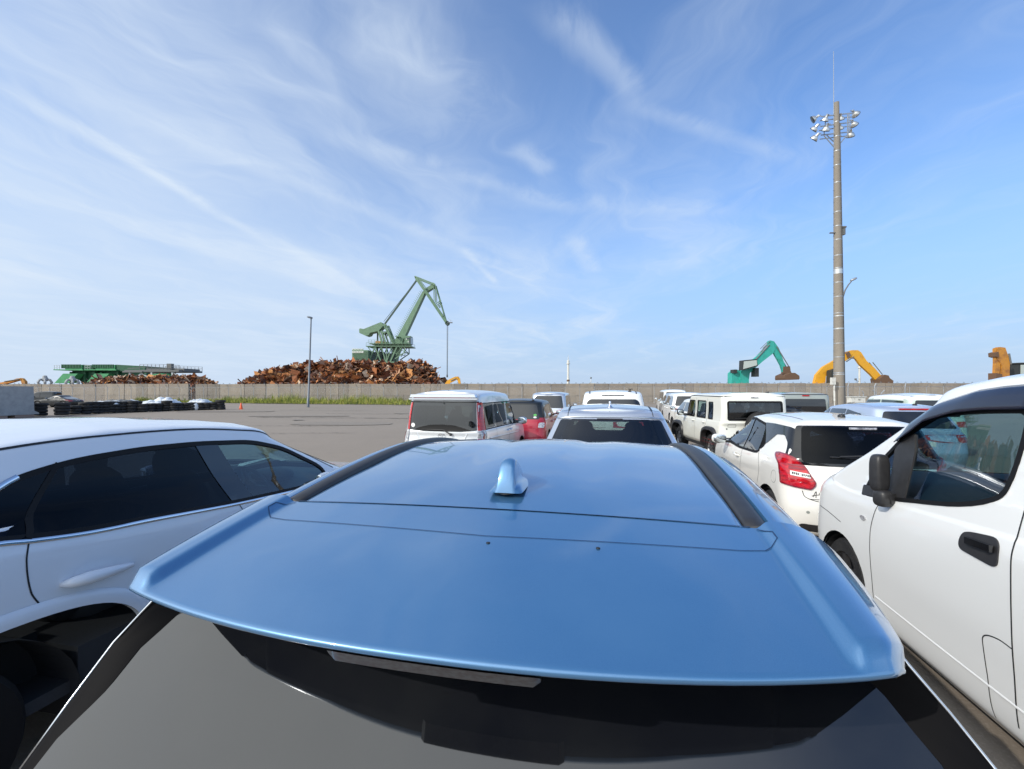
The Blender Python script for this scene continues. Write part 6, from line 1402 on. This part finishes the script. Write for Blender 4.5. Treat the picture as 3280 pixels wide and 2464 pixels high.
mb = MB(); mb.beam((0, 0, 3.4), (-.7, 0, 3.7), .08); mb.box((-.75, 0, 3.9), (.25, .3, .35)); mb.obj('bracket', 'steel_grey', r_)

# ---------------- floodlight mast
DM = 30.0; pb = at(2688, 1250, DM); pb.z = 0; ptop = at(2679, 329, DM)-pb
ms = thing('floodlight_mast', 'tall tapered concrete mast with three tiers of floodlights and a lightning rod', 'light mast', pb)
def MP(f): return Vector((ptop.x*f, 0, ptop.z*f))
mb = MB(); mb.tube([MP(k/20) for k in range(21)], [.325-.168*k/20 for k in range(21)], 24); mb.obj('pole', 'concrete_pole', ms, smooth=50)
mb = MB(); rn = random.Random(4)
for k in range(19):
    f = .10+.88*k/19+rn.uniform(-.006, .006); r0 = .325-.168*f
    mb = MB(); mb.tube([MP(f-.0012), MP(f+.0012)], r0+.004, 20); mb.obj('steel_band', 'galv', ms, smooth=50)
mb = MB(); mb.tube([MP(.455), MP(.470)], .258, 20); mb.obj('collar', 'flood_alu', ms, smooth=50)
mb = MB(); mb.tube([MP(.03)+Vector((.325, -.12, 0)), MP(.5)+Vector((.245, -.10, 0)), MP(.93)+Vector((.16, -.08, 0))], .028, 6); mb.tube([MP(.03)+Vector((.34, .05, 0)), MP(.6)+Vector((.25, .03, 0))], .035, 6); mb.obj('conduit', 'steel_grey', ms)
mb = MB()
for k in range(44):
    f = .12+.80*k/44; sg = -1 if k % 2 else 1; r0 = .325-.168*f; mb = MB(); mb.tube([MP(f)+Vector((sg*r0, -.02, 0)), MP(f)+Vector((sg*(r0+.10), -.02, .0))], .010, 4); mb.obj('step_bolt', 'galv_dark', ms)
lr = MB(); a = at(2671, 480, DM)-pb; b = at(2670, 165, DM)-pb; lr.tube([a, a.lerp(b, .5), b], [.026, .022, .014], 6); lr.obj('lightning_rod', 'galv', ms)
def Z6(x, y, dy=0): return at(2560+x/9.232, 320+y/9.232, DM+dy)-pb
mb = MB()
for (a, b) in (((640, 500), (1620, 385)), ((620, 790), (1600, 655)), ((640, 1045), (1500, 950))):
    p0, p1 = Z6(*a, -.22), Z6(*b, .32); mb.beam(p0, p1, .05, .06); mb.beam(p0+Vector((0, .12, -.20)), p1+Vector((0, .12, -.19)), .04, .05)
for a, b in (((770, 480), (770, 760)), ((735, 760), (735, 1050)), ((1430, 410), (1430, 1040)), ((1475, 410), (1475, 940))): mb.beam(Z6(*a, -.18), Z6(*b, -.18), .035, .05)
mb.beam(Z6(735, 1060, -.2), Z6(1030, 1400, -.15), .045); mb.beam(Z6(800, 1030, .1), Z6(1040, 1260, .1), .045); mb.beam(Z6(1400, 1060, .1), Z6(1200, 1310, .05), .05); mb.obj('crossarms', 'galv', ms)
for (x, y, ax, sz) in ((440, 560, (-.75, .40, -.45), 1.), (775, 575, (-.15, .62, -.80), .95), (1225, 545, (.35, .5, -.8), .95), (1655, 410, (.8, .35, -.45), 1.05), (455, 855, (-.45, .62, -.65), 1.), (795, 855, (.05, .68, -.80), 1.05), (1205, 830, (.4, .5, -.8), .9), (1610, 715, (.7, .45, -.6), 1.05), (465, 1125, (-.42, .68, -.65), 1.05), (1165, 1075, (.3, .3, -.8), .75), (1515, 1025, (.35, .62, -.75), 1.1)):
    A = Vector(ax).normalized(); rot = A.to_track_quat('Z', 'Y').to_matrix(); dy = (x-1100)/9.232*.010; c_ = Z6(x, y, dy)
    f_ = MB(); f_.lathe([(.01, -.22*sz), (.07*sz, -.22*sz), (.09*sz, -.12*sz), (.17*sz, -.06*sz), (.225*sz, .06*sz), (.235*sz, .10*sz)], c_, 'Z', 18, rot); fo = f_.obj('floodlight', 'flood_alu', ms, smooth=40)
    f_ = MB(); f_.lathe([(.24*sz, .085*sz), (.245*sz, .12*sz), (.18*sz, .135*sz), (.001, .14*sz)], c_, 'Z', 18, rot); f_.obj('lens_rim', 'flood_dark', fo, smooth=40)
    f_ = MB(); f_.box(c_-A*.24*sz, (.10, .12, .14), rot); f_.beam(c_-A*.22*sz, c_-A*.22*sz+Vector((-.28*math.copysign(1, x-1000)*.7, 0, .05)), .05); f_.obj('bracket', 'galv', fo)
mb = MB(); c_ = MP(.585); mb.box(c_+Vector((-.05, -.05, 0)), (1.0, .12, .06)); mb.box(c_+Vector((.32, -.1, .06)), (.14, .2, .42)); mb.box(c_+Vector((.34, -.1, .36)), (.24, .2, .10)); mb.obj('junction_box', 'steel_grey', ms)
mb = MB(); c_ = at(2668, 1221, DM-.45)-pb; mb.box(c_, (.24, .2, .46)); mb.tube([c_+Vector((.08, 0, -.2)), c_+Vector((.10, 0, -1.3))], .05, 8); mb.tube([c_+Vector((.10, 0, -1.3)), c_+Vector((.10, 0, -c_.z))], .03, 8); mb.obj('meter_box', 'white_worn', ms)
for f in (.28, .32, .135): mb = MB(); mb.tube([MP(f), MP(f+.003)], .325-.168*f+.007, 20); mb.obj('strap', 'flood_alu', ms, smooth=50)
# street lamp behind it
p = at(2702, 1250, 34); p.z = 0; sl = thing('street_lamp', 'tall grey street lamp with curved arm just right of the floodlight mast', 'street lamp', p)
top = at(2703, 985, 34)-p; q0 = at(2697, 1050, 34)-p
P = [Vector((0, 0, 0)), Vector((q0.x, 0, q0.z))]+[at(x, y, 34)-p for x, y in ((2696, 990), (2699, 955), (2707, 930), (2718, 912), (2727, 902))]
mb = MB(); mb.tube(P, [.10, .075, .06, .055, .05, .045, .04], 10); mb.obj('pole', 'steel_grey', sl, smooth=50)
mb = MB(); c_ = at(2734, 895, 34)-p; mb.ellipsoid(c_, (.26, .15, .09), 14, 8, .8, Matrix.Rotation(R(-25), 3, 'Y')); mb.obj('lamp_head', 'galv', sl, smooth=50)
mb = MB(); mb.box(at(2694, 1000, 34)-p+Vector((-.05, -.1, 0)), (.14, .14, .75)); mb.obj('ballast_box', 'galv_dark', sl)
# left street lamp
p = at(987, 1250, 47); p.z = 0; sl = thing('street_lamp', 'slim grey street lamp in the grass before the wall, left of the crane', 'street lamp', p)
tp = at(996.5, 1022, 47)-p; mb = MB(); mb.tube([(0, 0, 0), (0, 0, .9), (tp.x*.1, 0, .95), tuple(tp)], [.13, .13, .10, .065], 12); mb.obj('pole', 'galv_dark', sl, smooth=50)
mb = MB(); a, b = at(985, 1018, 47)-p, at(1000, 1019, 47)-p; mb.ellipsoid((a+b)/2+Vector((0, 0, .05)), (.30, .16, .10), 14, 8, .75, Matrix.Rotation(R(14), 3, 'Y')); mb.beam(tp-Vector((0, 0, .1)), tp+Vector((0, 0, .15)), .12); mb.obj('lamp_head', 'galv_dark', sl, smooth=50)
# cabinet and extra posts right of the mast
p = at(2742, 1250, 44); p.z = 0; r_ = thing('switch_cabinet', 'low cream electrical cabinet on legs beside the floodlight mast', 'cabinet', p)
mb = MB(); mb.box((0, 0, .86), (1.36, .6, .52)); mb.obj('housing', 'white_worn', r_); mb = MB(); mb.box((0, 0, 1.15), (1.5, .75, .07)); mb.obj('lid', 'white_worn', r_); mb = MB(); mb.box((-.5, 0, .3), (.1, .5, .6)); mb.box((.5, 0, .3), (.1, .5, .6)); mb.obj('legs', 'steel_grey', r_); mb = MB(); mb.box((.08, -.31, .88), (.18, .03, .06)); mb.obj('handle', 'steel_grey', r_)
for k, (px, y0, dx, d) in enumerate(((2716, 1226, 4, 46), (2766, 1252, -4, 50), (2801, 1228, 5, 47), (2806, 1250, -10, 48), (2822, 1250, 10, 46), (2899, 1227, 3, 46))):
    p = at(px, 1250, d); p.z = 0; h = at(px, y0, d).z
    r_ = thing('fence_post', ('bent galvanised post just right of the floodlight mast', 'short bent post behind the cream cabinet', 'tallest galvanised post of the cluster right of the cabinet', 'left-leaning bent post of the cluster right of the cabinet', 'right-leaning bent post of the cluster right of the cabinet', 'straight galvanised post above the mint green car')[k], 'post', p, 0, 'posts right of the floodlight mast')
    mb = MB(); mb.tube([(0, 0, 0), (0, 0, h-.35), (dx*.035, 0, h)], .045, 8); mb.obj('pole', 'galv', r_)

# ---------------- concrete block on pallet, far left
p = at(110, 1250, 30.5); p.z = 0; r_ = thing('concrete_block', 'big pale grey concrete retaining block at the far left edge on a low wooden pallet', 'concrete block', p, R(84))
mb = MB(); mb.prism([(-14, .17), (.30, .17), (.26, .28), (.0, .42), (-.04, 2.05), (-14, 2.05)], (0, 1.6, 0), (0, .8, 0)); mb.obj('block', 'concrete_grey', r_)
mb = MB()
for k in range(9): mb.box((-.5-k*1.5, .8, .085), (1.1, 1.5, .165))
mb.obj('pallet', 'wood_pale', r_)

# ---------------- tyres
def tyre_proto():
    mb = MB(); r, h = .41, .108
    mb.lathe([(r*.56, -h*.72), (r*.60, -h*.95), (r*.80, -h), (r*.95, -h*.85), (r, -h*.6), (r, h*.6), (r*.95, h*.85), (r*.80, h), (r*.60, h*.95), (r*.56, h*.72), (r*.54, 0), (r*.56, -h*.72)], (0, 0, 0), 'Z', 26)
    return mb.obj('tyre', 'rubber', None, smooth=50)
tp_ = tyre_proto(); first = True
ST = [(345, 634, 4, .5), (540, 630, 4, 0), (640, 620, 3, 0), (735, 617, 4, .3), (800, 612, 4, 0), (850, 609, 4, 0), (900, 607, 4, 0), (950, 605, 4, 0), (1000, 603, 4, 0), (1055, 601, 4, 0), (1140, 599, 4, 0), (1180, 597, 4, .5), (1230, 597, 3, 0), (1300, 594, 3, 0), (1360, 592, 3, .3), (1440, 588, 4, 0), (1500, 587, 3, 0), (1550, 585, 3, 0), (1610, 583, 3, 0), (1660, 582, 3, 0), (1740, 580, 3, 0), (1790, 579, 3, 0), (1850, 578, 3, 0), (1905, 577, 4, 0)]
ords = ('bottom', 'second', 'third', 'top')
places = ['stack right beside the concrete block', 'lone stack standing clear of the row', 'short stack next to the lone stack', 'first wide stack of the long row']
rn = random.Random(9); NS = len(ST)
for i, (x, y, n_, bk) in enumerate(ST):
    d = 1450*1.8/(1100+y/2.6976-1250); c_ = at(x/2.6976, 1250, d+.35+bk); c_.z = 0
    NW = ('first', 'second', 'third', 'fourth', 'fifth', 'sixth', 'seventh', 'eighth', 'ninth', 'tenth', 'eleventh', 'twelfth')
    if i < 4: where = places[i]
    elif i == NS-1: where = 'last stack of the row, nearest the traffic cone'
    elif i < 12: where = NW[i]+' stack right from the concrete block'
    else: where = NW[NS-1-i]+' stack left from the stack nearest the traffic cone'
    for k in range(n_):
        o = tp_ if first else tp_.copy()
        if not first: COL.objects.link(o)
        first = False; hz = .218
        o.location = (c_.x+rn.uniform(-.04, .04), c_.y+rn.uniform(-.04, .04), .14+hz*k+(.03 if i % 3 == 1 else 0)); o.rotation_euler = (rn.uniform(-.03, .03), rn.uniform(-.03, .03), rn.uniform(0, 6)); s_ = rn.uniform(.94, 1.04) if i < 12 else rn.uniform(.88, 1.0); o.scale = (s_, s_, 1)
        tag(o, '%s black tyre of the %s' % ('top' if k == n_-1 else ords[k], where), 'tyre', 'old truck tyres stacked in a row')
# ---------------- sheets and bags on the tyres
def sheet(label, x0, x1, y, d, hgt, seed, name='tarpaulin', mt='tarp_white', dep=1.3):
    rn = random.Random(seed); a, b = Z1(x0, y, d), Z1(x1, y, d); mb = MB(); nx, ny = 22, 8; v = []
    for j in range(ny+1):
        for i in range(nx+1):
            f, g = i/nx, j/ny; env = math.sin(math.pi*min(1, f*1.05))**.5*math.sin(math.pi*g)**.5 if 0 < f < 1 and 0 < g < 1 else 0
            z = a.z*(1-f)+b.z*f+hgt*env*(.45+.55*abs(math.sin(f*9+seed)*math.cos(g*4+seed)))+rn.uniform(-.02, .02)
            v.append((a.x*(1-f)+b.x*f+rn.uniform(-.05, .05), d-dep/2+dep*g+rn.uniform(-.05, .05), z+rn.uniform(-.06, .05) if env else z-.12))
    mb.add(v, [(j*(nx+1)+i, j*(nx+1)+i+1, (j+1)*(nx+1)+i+1, (j+1)*(nx+1)+i) for j in range(ny) for i in range(nx)])
    return tag(mb.obj(name, mt, None, smooth=True), label, 'sheet')
sheet('flat white sheet draped over the left tyre stacks', 815, 1060, 512, 36, .16, 1)
sheet('dark folded sheet lying behind the flat white sheet on the tyres', 930, 1130, 500, 37, .16, 2, 'dark_sheet', 'steel_grey')
sheet('small white sheet end right of the flat sheet', 1060, 1160, 500, 37.6, .12, 3)
sheet('crumpled white plastic sheet on the middle tyre stacks', 1200, 1420, 522, 39, .32, 4)
sheet('high heap of white plastic bags on the tyre stacks', 1340, 1530, 505, 40.4, .50, 5)
sheet('thin white sheet hanging by the tyres near the wall gap', 1660, 1800, 500, 42.5, .25, 7)
r_ = Z1(1697, 580, 40.3); mb = MB(); mb.ellipsoid((r_.x, 40.1, .32), (.32, .28, .36), 14, 10, .8); tag(mb.obj('plastic_bag', 'tarp_white', None, smooth=True), 'pale blue white plastic bag standing between tyre stacks', 'bag')
mb = MB(); r_ = Z1(1093, 600, 36.6); mb.tube([(r_.x, 35.7, .02), (r_.x, 35.7, .95)], .05, 8); mb.tube([(r_.x, 35.7, .3), (r_.x, 35.7, .5)], .058, 8); tag(mb.obj('marker_post', 'white_worn'), 'thin white marker post between the tyre stacks', 'post')
# ---------------- traffic cone
p = at(772, 1250, 42); p.z = 0; cn = thing('traffic_cone', 'orange traffic cone standing alone on the asphalt by the grass', 'traffic cone', p)
mb = MB(); mb.lathe([(.16, .03), (.04, .62), (.03, .63), (.001, .63)], (0, 0, 0), 'Z', 18); mb.obj('cone', 'orange_plastic', cn, smooth=40); mb = MB(); mb.box((0, 0, .015), (.40, .40, .03)); mb.obj('base', 'orange_plastic', cn)
